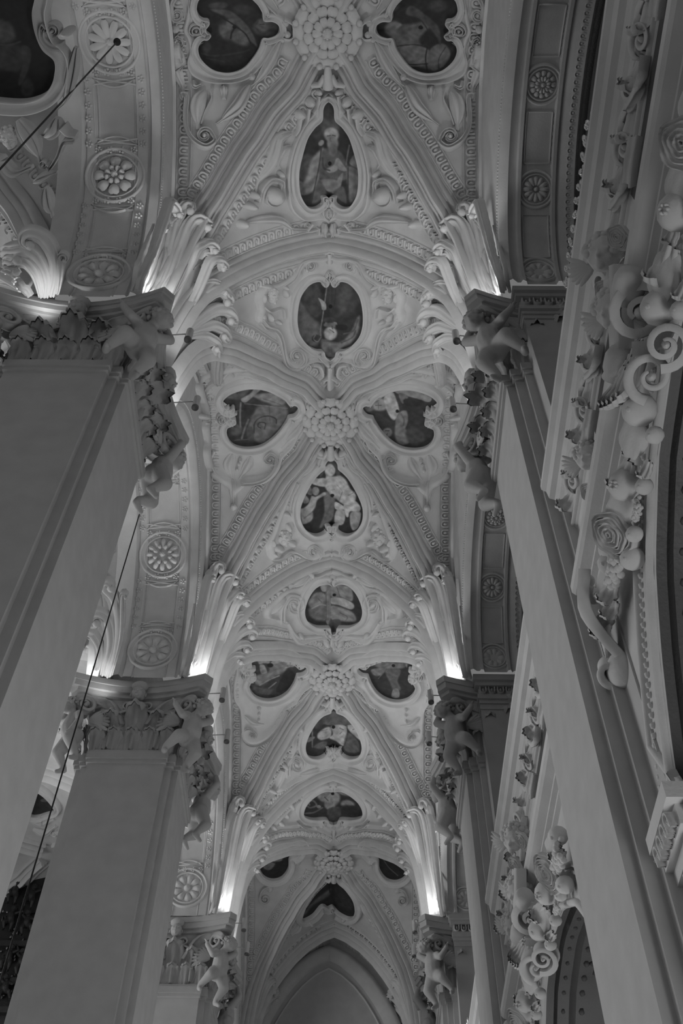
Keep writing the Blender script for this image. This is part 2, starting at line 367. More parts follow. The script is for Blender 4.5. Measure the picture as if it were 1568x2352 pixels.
for b in range(4):
    CR = [(0, -.002), (.04, .004), (.085, .006), (.10, .001), (.12, .0), (.13, .002), (.225, .002), (.235, 0), (.25, .0015), (.26, 0), (.59, 0), (.60, .0015), (.615, 0), (.625, .002), (.715, .002), (.725, 0), (.74, .001), (.76, .006), (.86, .004), (1, 0)]
    soffit('L', b, -XW, -.307, WL, CR).build('arch_soffit', MP, WL, sharp=40)

# ---- ribs and egg bands of the nave vault beyond
def nav(P): P = np.array(P); P[:, 0] = NX+P[:, 0]/NK; return P
for b in range(4):
    for sx in (1, -1):
        for sy in (-1, 1):
            P = groin(b, sx, sy); P = nav(P[P[:, 2] > 1.0]); U = down_up(P); mb = MB(); sweep(mb, P+U*(-.002), U, .020, .022, RIB); mb.build('diagonal_rib', MS, NAV, sharp=50)
            for off in (.030,):
                for kind in 'FG':
                    P, U = strip(b, kind, sx, sy, off)
                    if P is None or sx < 0: continue
                    P = nav(P); U = snormal(P, 'nave'); mb = MB(); eggs(mb, P, U, .015, .0165); mb.build('egg_moulding', MS, NAV, kind='stuff')
for k in (1, 2, 3, 4):
    x = np.linspace(-.186, .186, 121); P = nav(np.stack([x, np.full_like(x, PC[k]), F(x)], -1)); T_1 = tang(P); U = nrm(np.cross(T_1, [0, 1., 0])); U = np.where(U[:, 2:3] > 0, -U, U); mb = MB(); sweep(mb, P+U*(-.002), U, .024, .024, RIB); mb.build('transverse_rib', MS, NAV, sharp=50)
# ---- right wall below the vault: lunettes, entablature, chapel arches
CDY = [0, .06, .113, .145, .175, .190, .195]; CZ = [.502, .492, .46, .422, .372, .33, .30]
cdy, cz = smooth_table(CDY, CZ, 200)
def CHZ(d): d = np.abs(d); return np.where(d < .195, np.interp(d, cdy, cz), .0)
def ch_path(off=0., n=70):
    d = np.concatenate([-cdy[::-1], cdy[1:]]); z = np.concatenate([cz[::-1], cz[1:]]); d = np.concatenate([[-.195, -.195], d, [.195, .195]]); z = np.concatenate([[-.13, .1], z, [.1, -.13]])
    P = cr(np.stack([d, z], -1)[::3], n); T = tang(P); N = np.stack([-T[:, 1], T[:, 0]], -1); return P+N*off
WRX = .205
for b in range(4):
    c = BC[b]; ys_ = c+np.linspace(-.2725, .2725, 120); d = ys_-c
    WR.grid(np.stack([np.stack([np.full_like(d, WRX), ys_, CHZ(d)], -1), np.stack([np.full_like(d, WRX), ys_, np.full_like(d, .60)], -1)]))
    WR.grid(np.stack([np.stack([np.full_like(d, .275), ys_, np.full_like(d, .68)], -1), np.stack([np.full_like(d, .275), ys_, AR(d)], -1)]))
    for sy in (-1, 1): WR.box((WRX, c+sy*.195-.0005*sy, -.13), (.34, c+sy*.2725, .30)) if False else None
    # jambs beside the opening
    for sy in (-1, 1):
        WR.grid([[(WRX, c+sy*.195, -.13), (WRX, c+sy*.195, .3)], [(WRX, c+sy*.2725, -.13), (WRX, c+sy*.2725, .3)]])
WR = WR.build('wall_right', MP, smooth=False); meta(WR, 'right aisle wall with side arches and chapel openings', kind='structure')
CRR = [(0, 0), (.05, .004), (.1, .006), (.16, .002), (.2, .002), (.22, .005), (.26, .005), (.28, 0), (.62, 0), (.64, .004), (.68, .004), (.7, 0), (.78, .006), (.9, .008), (1, .002)]
for b in range(4):
    soffit('R', b, XW, .275, WR, CRR).build('arch_soffit', MP, WR, sharp=40)
    # dark carved intrados and the chapel beyond
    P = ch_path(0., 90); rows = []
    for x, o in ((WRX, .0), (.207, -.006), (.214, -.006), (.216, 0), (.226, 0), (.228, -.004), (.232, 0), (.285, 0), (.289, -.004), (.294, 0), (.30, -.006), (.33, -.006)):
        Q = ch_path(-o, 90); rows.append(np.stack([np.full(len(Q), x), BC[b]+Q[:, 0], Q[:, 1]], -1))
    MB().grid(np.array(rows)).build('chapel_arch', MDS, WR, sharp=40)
    # relief rosettes and scrolls of the intrados
    mb = MB(); T = tang(P)
    for i in range(6, 84, 5):
        q = np.array([.257, BC[b]+P[i, 0], P[i, 1]]); t = np.array([0, T[i, 0], T[i, 1]]); n_ = nrm(np.array([0, T[i, 1], -T[i, 0]])); 
        if n_[2] > 0: n_ = -n_
        for k in range(8):
            a = k*math.pi/4; dr = np.array([1., 0, 0])*math.cos(a)+t*math.sin(a); mb.ell(q+dr*.011, np.array([dr*.008, np.cross(dr, n_)*.0038, n_*.004]), 5, 6)
        mb.ell(q, np.array([[.005, 0, 0], t*.005, n_*.006]), 5, 8)
    for i in range(2, 88, 1):
        for x, r in ((.237, .0028), (.279, .0028), (.221, .002)):
            q = np.array([x, BC[b]+P[i, 0], P[i, 1]]); mb.ell(q, [r, r*1.3, r*1.3], 4, 6)
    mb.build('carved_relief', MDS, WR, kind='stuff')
    # archivolt lines with a bead string on the wall face
    for off, w_, h_ in ((.003, .003, .004), (.030, .0025, .004), (.047, .0022, .003)):
        Q = ch_path(off, 120); A_ = np.stack([np.full(len(Q), WRX), BC[b]+Q[:, 0], Q[:, 1]], -1); ok = (A_[:, 2] < .53) & (np.abs(Q[:, 0]) < .2); 
        if off < .045: sweep(MB_ := MB(), A_[ok], np.array([-1., 0, 0]), w_, h_, HALF).build('archivolt_line', MS, WR)
    mb = MB(); Q = ch_path(.0245, 120); A_ = np.stack([np.full(len(Q), WRX), BC[b]+Q[:, 0], Q[:, 1]], -1); beads(mb, A_, np.tile([-1., 0, 0], (len(A_), 1)), .0021, .0058, 4, 6)
    mb.build('bead_string', MS, WR, kind='stuff')
# chapel room behind, dark
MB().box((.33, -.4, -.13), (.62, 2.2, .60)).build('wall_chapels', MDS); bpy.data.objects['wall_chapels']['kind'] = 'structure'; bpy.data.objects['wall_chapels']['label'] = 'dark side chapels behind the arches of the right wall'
ENT = [(.275, .684), (.184, .684), (.184, .679), (.1875, .676), (.1885, .667), (.1925, .665), (.1945, .659), (.197, .656), (.1985, .652), (.2015, .650), (.2015, .626), (.2030, .625), (.2030, .592), (.2015, .591), (.2015, .562), (.187, .559), (.187, .552), (.189, .5495), (.1955, .5465), (.196, .5453), (.2, .544), (.2, .5415), (.2035, .540), (.2065, .533)]
for b in range(4):
    y0, y1 = PC[b]+.064, PC[b+1]-.064
    rows = [[(x, y0, z) for x, z in ENT], [(x, y1, z) for x, z in ENT]]
    mbt = MB().grid(rows); mbt.add(rows[0], [tuple(range(len(ENT)))]); mbt.add(rows[1], [tuple(range(len(ENT)))[::-1]]); t = mbt.build('trim_%d' % (b+1), MS, smooth=False); meta(t, ['cornice and frieze band of the right wall, nearest bay', 'cornice and frieze band of the right wall beyond the nearest pier', 'cornice and frieze band of the right wall in the third bay', 'cornice and frieze band of the right wall in the farthest bay'][b], kind='structure')
    # dark recessed panels of the frieze and thin raised frames
    for s0, s1 in ((-.195, -.045), (.030, .118)):
        MB().box((.2018, BC[b]+s0, .594), (.2040, BC[b]+s1, .623)).build('frieze_panel', MD, t, smooth=False)
    m2 = MB()
    for z_ in (.588, .6285): sweep(m2, [(.2015, y0, z_), (.2015, y1, z_)], np.array([-1., 0, 0]), .0015, .003, HALF)
    m2.build('fillet', MS, t)
# lunette pictures above the cornice
def tidy(s, p): return s
for b in range(3):
    c = BC[b]; mb = MB(); d = np.linspace(-.155, .155, 50); P = np.concatenate([np.stack([np.full(50, .2735), c+d, np.full(50, .70)], -1)[::-1], np.stack([np.full(50, .2735), c+d, AR(d)-.012], -1)])
    mb.add(P, [tuple(range(100))]); lab = ['dark lunette painting over the cornice at the upper right, beside the gilded frame', 'dark lunette painting above the cornice beyond the nearest right pier', 'small dark lunette painting above the cornice in the third bay on the right'][b]
    fr = mb.build('lunette_painting', MD, smooth=False); meta(fr, lab, 'painting', 'lunette paintings over the right cornice')
    m2 = MB(); Q = P[:, :]; sweep(m2, np.concatenate([Q, Q[:1]]), np.array([-1., 0, 0]), .004, .006, HALF); m2.build('frame', MGD, fr)
    if b in (0, 2):     # gilded carved ornament standing on the cornice edge, catching the light
        g = MB(); yy = np.linspace(c-.075, c+.045, 60)
        for i, y in enumerate(yy): g.ell((.187+.003*math.sin(i*1.3), y, .687+.004*abs(math.sin(i*.7))+.003*rng.random()), [.0018, .0024, .0035+.003*rng.random()], 5, 7)
        go = g.build('gilded_cresting', MG); meta(go, ['string of bright gilded ornament on the nearest cornice edge, right of the vault', '', 'thin string of gilded ornament low beside the second right pier'][b], 'ornament', 'gilded crestings')
# ================================================================== PIERS
def cruci(h=.0645, f=.0485, steps=((.0585, .057), ), g=0.):
    """cruciform plan with stepped corners; h = outer half, f = face half width"""
    a = h+g; q = [(-f-g*.6, -a-.0015), (f+g*.6, -a-.0015), (f+g*.6, -.0590-g), (.0570+g*.8, -.0590-g), (.0570+g*.8, -.0530-g*.8), (a, -.0530-g*.8), (a, .0530+g*.8), (.0570+g*.8, .0530+g*.8), (.0570+g*.8, .0590+g), (f+g*.6, .0590+g), (f+g*.6, a+.0015), (-f-g*.6, a+.0015)]
    q += [(-.0485-g*.6, .0590+g), (-.0570-g*.8, .0590+g), (-.0570-g*.8, .0530+g*.8), (-a, .0530+g*.8), (-a, -.0530-g*.8), (-.0570-g*.8, -.0530-g*.8), (-.0570-g*.8, -.0590-g), (-.0485-g*.6, -.0590-g)]
    return q
def abac(g=0., n=12):
    """concave sided plan with cut corners"""
    c, m, k = .0965+g, .079+g, .010; out = []
    for r in range(4):
        t = np.linspace(-1, 1, n); x = t*(c-k); y = -(m+(c-m)*np.abs(t)**1.8); a = r*math.pi/2; ca, sa = math.cos(a), math.sin(a)
        out += [(u*ca-v*sa, u*sa+v*ca) for u, v in zip(x, y)]
    return out
def leaf_grid(base, out, up, h, w, curl=.38, nu=13, nv=11, ph=0.):
    base, out, up = np.array(base, float), nrm(np.array(out, float)), nrm(np.array(up, float)); side = np.cross(up, out)
    u = np.linspace(0, 1, nu); v = np.linspace(-1, 1, nv); U_, V_ = np.meshgrid(u, v, indexing='ij')
    zs = np.interp(U_, [0, .35, .6, .78, .9, 1], [0, .45, .80, .98, .96, .82]); os_ = np.interp(U_, [0, .35, .6, .78, .9, 1], [.03, .05, .10, .22, .34, .37])*curl/.37
    wd = np.interp(U_, [0, .3, .6, .85, 1], [.55, .85, 1.0, .85, .6])*(1+.09*np.sin(U_*22+ph)*np.abs(V_)**2)
    fl = .05*np.cos(V_*math.pi*2.5)*(1-.3*U_)-.10*V_**2
    return base+side*(V_*wd*w/2)[..., None]+up*(zs*h-.10*h*V_**2*U_)[..., None]+out*(os_*h+fl*h)[..., None]
def add_leaf(mb, *a, **k): 
    Gd = leaf_grid(*a, **k); mb.grid(Gd); out = nrm(np.array(a[1], float)); mb.grid((Gd-out*.0018)[:, ::-1]); return mb
# ---- voxel sculpting of figures
def chain(mb, pts, n=7):
    pts = [(np.array(p[:3], float), p[3]) for p in pts]
    for (a, ra), (b, rb) in zip(pts[:-1], pts[1:]):
        for t in np.linspace(0, 1, n): r = ra+(rb-ra)*t; mb.ell(a+(b-a)*t, [r, r, r], 8, 12)
def sculpt(mb, voxel, smooth=4):
    v, f = mb.arrays(); me = bpy.data.meshes.new('tmp'); me.from_pydata(v.tolist(), [], f); o = bpy.data.objects.new('tmp', me); scene.collection.objects.link(o)
    m = o.modifiers.new('r', 'REMESH'); m.mode = 'VOXEL'; m.voxel_size = voxel; s = o.modifiers.new('s', 'SMOOTH'); s.iterations = smooth; s.factor = .5
    dg = bpy.context.evaluated_depsgraph_get(); ev = o.evaluated_get(dg); r = ev.to_mesh(); V = np.empty(len(r.vertices)*3); r.vertices.foreach_get('co', V); Fc = [tuple(p.vertices) for p in r.polygons]
    ev.to_mesh_clear(); bpy.data.objects.remove(o); bpy.data.meshes.remove(me); return V.reshape(-1, 3), Fc
def head_prims(mb, c, r, old=False):
    c = np.array(c, float); e = lambda dx, dy, dz, a, b_, c_: mb.ell(c+np.array([dx, dy, dz])*r, np.array([a, b_, c_])*r, 9, 14)
    e(0, 0, .1, .92, .98, 1.02); e(0, .35, -.35, .68, .62, .62); e(.38, .55, -.3, .34, .3, .34); e(-.38, .55, -.3, .34, .3, .34); e(0, .82, -.75, .24, .2, .2); e(0, 1.0, -.22, .13, .2, .16); e(0, .9, .0, .09, .12, .28)
    e(.34, .86, .18, .28, .12, .10); e(-.34, .86, .18, .28, .12, .10); e(0, .88, -.47, .26, .14, .07); e(0, .86, -.59, .2, .13, .06); e(.95, .05, -.1, .12, .2, .28); e(-.95, .05, -.1, .12, .2, .28)
    e(.33, .8, .0, .15, .12, .09); e(-.33, .8, .0, .15, .12, .09)
def hair_prims(mb, c, r, n=46):
    c = np.array(c, float)
    for i in range(n):
        th = math.acos(1-1.15*(i+.5)/n); ph = i*2.4; d = np.array([math.sin(th)*math.cos(ph), math.sin(th)*math.sin(ph)*.95-.12, math.cos(th)])
        if d[1] > .72 and d[2] < .55: continue
        mb.ell(c+d*r*1.02, np.array([.26, .26, .22])*r*(1+.3*math.sin(i*3.1)), 5, 7)
def hand(mb, w, d, side, s=.045):
    w, d, side = np.array(w, float), nrm(np.array(d, float)), nrm(np.array(side, float)); nn = np.cross(d, side)
    mb.ell(w+d*s*.5, np.array([d*s*.62, side*s*.5, nn*s*.28]), 7, 10)
    for k, l in zip((-1.2, -.4, .4, 1.2), (.75, .95, 1.0, .85)):
        b0 = w+d*s*.95+side*s*.3*k; chain(mb, [(*b0, s*.17), (*(b0+d*s*.4*l-nn*s*.08), s*.16), (*(b0+d*s*.7*l-nn*s*.35), s*.14)], 3)
    b0 = w+d*s*.3+side*s*.5; chain(mb, [(*b0, s*.2), (*(b0+side*s*.4+d*s*.3), s*.17), (*(b0+side*s*.5+d*s*.6), s*.15)], 3)
def putto(pose=0):
    mb = MB(); hd = (.03, .06, .83) if pose == 0 else (-.04, .08, .82)
    chain(mb, [(0, 0, .41, .115), (0, .035, .49, .122), (0, .01, .60, .112), (0, 0, .66, .09), (0, .01, .73, .05), (*hd, .06)])
    chain(mb, [(-.09, 0, .67, .055), (.09, 0, .67, .055)], 6)
    head_prims(mb, hd, .098)
    if pose == 0:
        chain(mb, [(.1, 0, .68, .055), (.24, -.01, .76, .045), (.16, -.02, .93, .034)]); hand(mb, (.15, -.02, .94), (-.6, .1, .6), (0, 1, 0))
        chain(mb, [(-.1, 0, .67, .055), (-.19, .05, .52, .045), (-.13, .12, .40, .033)]); hand(mb, (-.125, .125, .39), (.3, .2, -.8), (0, 1, .3))
        chain(mb, [(.065, .01, .40, .095), (.12, .11, .23, .072), (.10, .05, .07, .043), (.10, .03, .02, .036), (.11, .12, -.02, .026)])
        chain(mb, [(-.065, .01, .40, .095), (-.15, .15, .27, .072), (-.13, .05, .11, .043), (-.13, .04, .06, .036), (-.15, .13, .02, .026)])
    else:
        chain(mb, [(.1, 0, .67, .055), (.21, .09, .58, .045), (.30, .02, .70, .034)]); hand(mb, (.305, .015, .71), (.4, -.2, .8), (0, 1, 0))
        chain(mb, [(-.1, 0, .68, .055), (-.22, .0, .78, .045), (-.12, -.03, .93, .034)]); hand(mb, (-.11, -.03, .94), (.6, .1, .6), (0, 1, 0))
        chain(mb, [(.065, .01, .40, .095), (.19, .13, .30, .072), (.24, .02, .16, .043), (.24, .01, .11, .036), (.27, .09, .07, .026)])
        chain(mb, [(-.065, .01, .40, .095), (-.09, .12, .22, .072), (-.05, .06, .06, .043), (-.05, .05, .01, .036), (-.06, .14, -.03, .026)])
    body = sculpt(mb, .0125, 3); hb = MB(); hair_prims(hb, (hd[0], hd[1]-.01, hd[2]+.015), .098); return body, hb.arrays()
PUT = [putto(0), putto(1)]
def place(arr, origin, ex, ey, ez, s):
    v, f = arr; v = np.asarray(v); return np.array(origin)+(v[:, :1]*np.array(ex)+v[:, 1:2]*np.array(ey)+v[:, 2:3]*np.array(ez))*s, f
def wing(mb, root, d, up, n, s):
    root, d, up, n = map(lambda a: np.array(a, float), (root, d, up, n))
    for k in range(7):
        a = -.5+k*.24; v = nrm(d*math.cos(a)+up*math.sin(a)); L = s*(1-.05*k); P = np.array([root+v*L*t+n*s*.12*math.sin(t*2.5) for t in np.linspace(0, 1, 6)])
        sweep(mb, P, n, s*.14*np.array([.6, 1, 1, .95, .7, .3]), s*.07, HALF)
def volute3(mb, c, ax_u, ax_v, axis, r, wid, hand=1, turns=1.6, stem=None, thick=.22):
    c, ax_u, ax_v, axis = map(lambda a: np.array(a, float), (c, ax_u, ax_v, axis)); a = np.linspace(0, turns*2*math.pi, 34); rr = r*(1-.8*np.linspace(0, 1, 34))
    P = np.array([c+ax_u*q*math.cos(b)+ax_v*q*math.sin(b)*hand for q, b in zip(rr, a)])
    U = np.array([nrm(ax_u*math.cos(b)+ax_v*math.sin(b)*hand) for b in a])
    if stem is not None: st = cr(list(stem)+[P[0]], 12)[:-1]; P = np.concatenate([st, P]); U = np.concatenate([np.tile(U[0], (len(st), 1)), U])
    T = tang(P); rr2 = np.linspace(1, .35, len(P)); sweep(mb, P, U, wid*(.6+.4*rr2)*.5, r*thick*rr2, [(-1, -1), (-1, .8), (-.85, 1.1), (-.7, .7), (.7, .7), (.85, 1.1), (1, .8), (1, -1), (-1, -1)])
    mb.ell(c, np.array([ax_u*r*.22, ax_v*r*.22, axis*wid*.52]), 6, 9)
def make_pier(name, label, cat, cx, cy, group):
    t = thing(name, label, cat, (cx, cy, -.13), group); L = lambda pts: [(cx+a, cy+b_) for a, b_ in pts]
    MB().prism(L(cruci()), -.13, .876).build('shaft', MW, t, smooth=False)
    mb = MB(); mb.prism(L(cruci(g=.0028)), .869, .8745); mb.prism(L(cruci(g=.0048)), .8745, .8850); mb.prism(L(cruci(g=.0030)), .885, .889); mb.build('astragal', MC, t, smooth=False)
    mb = MB(); lo = np.array([(a, b_, .888) for a, b_ in L(cruci(g=-.004))]); hi = np.array([(a, b_, .978) for a, b_ in L(cruci(g=.004))]); mb.grid(np.stack([lo, hi]), False, True); mb.build('bell', MC, t, smooth=False)
    mb = MB()
    for g, z0, z1 in ((-.014, .966, .974), (-.006, .974, .980), (-.0015, .980, .990), (0.0, .990, 1.0)): mb.prism(L(abac(g)), z0, z1)
    mb.build('abacus', MC, t, smooth=False)
    for r in range(4):
        a = r*math.pi/2; rot = lambda x, y: (x*math.cos(a)-y*math.sin(a), x*math.sin(a)+y*math.cos(a))
        o2 = np.array([*rot(0, -1), 0]); s2 = np.array([*rot(1, 0), 0]); pt = lambda x, y, z: np.array([cx+rot(x, y)[0], cy+rot(x, y)[1], z]); up = np.array([0, 0, 1.])
        for k in range(5):
            mb = MB(); add_leaf(mb, pt(-.046+.023*k, -.0625, .887), o2, up, .036, .022, .5, ph=k); mb.build('acanthus_leaf', MC, t)
        for k in range(2):
            mb = MB(); add_leaf(mb, pt(-.030+.060*k, -.0635, .895), o2, up, .052, .026, .5, ph=k+2); mb.build('acanthus_leaf', MC, t)
        mb = MB(); add_leaf(mb, pt(0, -.0630, .892), o2+up*.02, up, .068, .034, .45, ph=1); mb.build('acanthus_leaf', MC, t)
        for sd in (-1, 1):        # s-shaped stems and corner volutes
            mb = MB(); c_ = pt(sd*.068, -.079, .955); volute3(mb, c_, nrm(s2*sd+o2*.6), up, nrm(np.cross(s2*sd+o2*.6, up)), .015, .013, 1, 1.5, [pt(sd*.018, -.066, .930), pt(sd*.035, -.070, .962), pt(sd*.062, -.076, .968)]); mb.build('volute', MC, t)
            mb = MB(); volute3(mb, pt(sd*.013, -.073, .958), s2*-sd, up, o2, .008, .008, 1, 1.3, [pt(sd*.030, -.066, .915), pt(sd*.028, -.068, .945)]); mb.build('volute', MC, t)
            mb = MB(); wing(mb, pt(sd*.058, -.073, .931), -s2*sd, up, o2, .030); mb.build('wing', MC, t)
        # little grotesque head under the middle of the abacus
        mb = MB(); head_prims(mb, (0, 0, 0), 1.0); hv = np.concatenate(mb.v); 
        m2 = MB(); v_, f_ = mb.arrays(); V_, F_ = place((v_, f_), pt(0, -.083, .972), s2*-1, o2, up, .0105); m2.add(V_, F_); m2.ell(pt(0, -.084, .986), np.array([s2*.012, o2*.008, up*.008]), 6, 9); m2.build('mask', MC, t)
        d = nrm(o2+s2); sd_ = nrm(np.cross(d, up)); pz = PUT[(r+1) % 2]
        ez_ = nrm(up+d*.22); dd_ = nrm(d-up*.22); q = MB().add(*place(pz[0], pt(.0665, -.0665, .860), sd_, dd_, ez_, .112)); po = q.build('putto', MC, t, label='naked winged child figure holding up the capital corner')
        MB().add(*place(pz[1], pt(.0665, -.0665, .860), sd_, dd_, ez_, .112)).build('hair', MC, po)
        mb = MB(); 
        for sg in (-1, 1): mb = MB(); wing(mb, pt(.060, -.060, .936)+sd_*sg*.006, sd_*sg, up, -d, .026); mb.build('wing', MC, t)
    return t
PIER = make_pier('pillar', 'nearest left pillar, its big plain face filling the left edge', 'pillar', -.2475, PC[1], 'pillars of the left arcade')
copy_thing(PIER, (-.2475, PC[2], -.13), 'second left pillar, seen whole from capital to the bottom edge')
copy_thing(PIER, (-.2475, PC[3], -.13), 'farthest visible left pillar, its capital low beside the vault')
copy_thing(PIER, (.2445, PC[1], -.13), 'nearest right pier with the broad pale flank crossing the lower right', (-1, 1, 1), group='wall piers on the right')
copy_thing(PIER, (.2445, PC[2], -.13), 'second right pier, slim and pale behind the nearest one', (-1, 1, 1), group='wall piers on the right')
copy_thing(PIER, (.2445, PC[3], -.13), 'farthest right pier, its capital just left of the second pier', (-1, 1, 1), group='wall piers on the right')
for k in (1, 2, 3, 4):
    p = PC[k]; t = MB().box((.2035, p-.086, -.13), (.30, p+.086, .958)).build('pilaster', MW, WR, smooth=False)
    mb = MB()
    for g, z0, z1 in ((.0015, .948, .953), (.002, .958, .964), (.005, .964, .972), (.010, .983, .990), (.0135, .990, 1.0)): mb.box((.2035-g*.5, p-.086-g, z0), (.258+g*.3, p+.086+g, z1))
    mb.box((.203, p-.089, .972), (.2585, p+.089, .983)); mb.build('pilaster_cap', MC, t, smooth=False)
    mb = MB(); xs_ = np.linspace(.203, .259, 12); eggs(mb, np.stack([xs_, np.full(12, p-.0895), np.full(12, .9775)], -1), np.tile([0, -1., -.1], (12, 1)), .012, .0115); mb.build('egg_moulding', MC, t, kind='stuff')
    if k < 4:
        mb = MB()
        for g, z0, z1 in ((.0, .300, .318), (.004, .318, .326), (.008, .326, .338), (.013, .338, .348)): mb.box((.2045-g, p-.098-g, z0), (.33, p-.064, z1))
        t2 = mb.build('impost', MS, WR, smooth=False); mb = MB(); ys_ = np.linspace(p-.104, p-.066, 8); eggs(mb, np.stack([np.full(8, .1963), ys_, np.full(8, .332)], -1), np.tile([-1., 0, -.1], (8, 1)), .011, .009); xs_ = np.linspace(.2, .32, 20); eggs(mb, np.stack([xs_, np.full(20, p-.1063), np.full(20, .332)], -1), np.tile([0, -1., -.1], (20, 1)), .011, .009); mb.build('egg_band', MS, t2, kind='stuff')
# ================================================================== CEILING ORNAMENT
def pxs(Q): return np.linalg.norm(Q-CAM, axis=-1)*.98/FPX          # model units per picture pixel at that point
def outline_frame(pts, side, flip, n=150, closed=True):
    p = cr(pts, n, closed); Q, N = hit(p[:, 0], p[:, 1], side, flip); return p, Q, N
def inside(poly, x, y):
    n = len(poly); c = np.zeros(x.shape, bool); j = n-1
    for i in range(n):
        xi, yi = poly[i]; xj, yj = poly[j]; m = ((yi > y) != (yj > y)) & (x < (xj-xi)*(y-yi)/(yj-yi+1e-12)+xi); c ^= m; j = i
    return c
def segd(pts, x, y, closed):
    d = np.full(x.shape, 1e9); p = np.array(pts, float); m = len(p) if closed else len(p)-1
    for i in range(m):
        a, b = p[i], p[(i+1) % len(p)]; v = b-a; t = np.clip(((x-a[0])*v[0]+(y-a[1])*v[1])/(v@v+1e-9), 0, 1); d = np.minimum(d, np.hypot(x-a[0]-t*v[0], y-a[1]-t*v[1]))
    return d
def paint(x, y, base, ops):
    """brush work of one picture: ops in the units of the traced drawing"""
    A = np.full(x.shape, float(base)); ss = lambda t: np.clip(t, 0, 1)**2*(3-2*np.clip(t, 0, 1))
    for o in ops:
        k = o[0]
        if k == 'e': _, cx_, cy_, rx, ry, an, val, sf = o; c, s_ = math.cos(math.radians(an)), math.sin(math.radians(an)); u = ((x-cx_)*c+(y-cy_)*s_)/rx; v = (-(x-cx_)*s_+(y-cy_)*c)/ry; m = ss((1-np.hypot(u, v))/sf+.5)
        elif k == 'p': _, pts, val, sf = o; q = cr(pts, 40, True); d = segd(q, x, y, True); d = np.where(inside(q, x, y), d, -d); m = ss(d/sf+.5)
        elif k == 'l': _, pts, wd, val = o; q = cr(pts, 24); d = segd(q, x, y, False); m = ss((wd-d)/(wd*.9)+.2)*.8
        A = A*(1-m)+val*m
    return A
def shape_ops(ops, s=5.0):
    """give every patch a lit core and a soft darker rim, as brushed drapery has"""
    out = []
    for o in ops:
        out.append(o)
    return out
def picture(parent, pts, side, flip, orig, sc, base, ops, lift=.0011, grid_n=120):
    p = cr(pts, 160, True); px = p/sc+np.array(orig); x0, y0 = px.min(0)-1; x1, y1 = px.max(0)+1; n = grid_n; m = max(20, int(n*(y1-y0)/(x1-x0)))
    X, Y = np.meshgrid(np.linspace(x0, x1, n), np.linspace(y0, y1, m), indexing='ij'); Q, N = hit(X.ravel(), Y.ravel(), side, flip); Q = Q+N*lift
    ins = inside(px, X, Y) | (segd(px, X, Y, True) < 2.0); f = []
    for i in range(n-1):
        for j in range(m-1):
            if ins[i, j] or ins[i+1, j] or ins[i, j+1] or ins[i+1, j+1]: f.append((i*m+j, (i+1)*m+j, (i+1)*m+j+1, i*m+j+1))
    ux = (X-orig[0])*sc; uy = (Y-orig[1])*sc; A = paint(ux, uy, base, ops).ravel()
    # brushy irregularity along the drawing
    A = A*(1+.10*np.sin(ux.ravel()*.045+2*np.sin(uy.ravel()*.03))*np.sin(uy.ravel()*.05+1.3*np.sin(ux.ravel()*.021)))
    o = MB().add(Q, f).build('painted_panel', MPT, parent); me = o.data; col = me.color_attributes.new('Col', 'FLOAT_COLOR', 'POINT')
    a = np.array([lin(max(v, 6.)) for v in A])*PGAIN; c4 = np.ones((len(a), 4)); c4[:, :3] = a[:, None]; col.data.foreach_set('color', c4.ravel()); return o
PGAIN = 3.2
RP = [(0, -.1), (0.02, .9), (.10, 1.1), (.2, .85), (.28, .62), (.5, .55), (.74, .62), (.84, 1.0), (.93, 1.0), (1, -.1)]
def ring(mb, p, side, flip, wpx, h, prof=RP, closed=True):
    Q, N = hit(p[:, 0], p[:, 1], side, flip); T = tang(p, closed); ar = np.sum(p[:, 0]*np.roll(p[:, 1], -1)-np.roll(p[:, 0], -1)*p[:, 1]); nn = np.stack([T[:, 1], -T[:, 0]], -1)*(1 if ar > 0 else -1); rows = []
    for s, hh in prof:
        q = p+nn*s*wpx; A_, B_ = hit(q[:, 0], q[:, 1], side, flip); rows.append(A_+B_*hh*h)
    R_ = np.array(rows); mb.grid(R_ if not flip else R_[::-1], False, closed)
def polar(p, c, n=120):
    d = p-np.array(c); a = np.arctan2(d[:, 1], d[:, 0]); r = np.hypot(d[:, 0], d[:, 1]); t = np.linspace(-math.pi, math.pi, n, endpoint=False); o = np.argsort(a); a = a[o]; r = r[o]
    return t, np.interp(t, np.concatenate([a-2*math.pi, a, a+2*math.pi]), np.tile(r, 3))
def plate(mb, pin, pout, c, side, flip, h):
    """stucco body between the frame and the scalloped outer edge, dished with a rolled rim"""
    t, ri = polar(pin, c); _, ro = polar(pout, c); ro = np.maximum(ro, ri+1); rows = []
    for s, hh in ((.0, .6), (.12, .40), (.5, .30), (.74, .38), (.85, 1.0), (.93, 1.05), (1, .6), (1.0, -.3)):
        r = ri*.97+(ro-ri*.97)*s; x = c[0]+r*np.cos(t); y = c[1]+r*np.sin(t); A_, B_ = hit(x, y, side, flip); rows.append(A_+B_*hh*h)
    mb.grid(np.array(rows), False, True)
def strap(mb, pts, w0, w1, h, side, flip, prof=HALF, n=None, shape='taper', lift=0.):
    p = cr(pts, n or max(14, len(pts)*3)); Q, N = hit(p[:, 0], p[:, 1], side, flip); s = pxs(Q if not flip else Q*[-1, 1, 1]); t = np.linspace(0, 1, len(p)); wd = w0+(w1-w0)*t
    if shape == 'leaf': wd = np.maximum(w0*np.sin(np.clip(t*1.05+.08, 0, 1)*math.pi)**.7, w1)
    hh = h*(wd/max(w0, w1))**.8; sweep(mb, Q+N*(lift*h), N, wd*s/2, np.clip(hh, h*.25, h), prof)
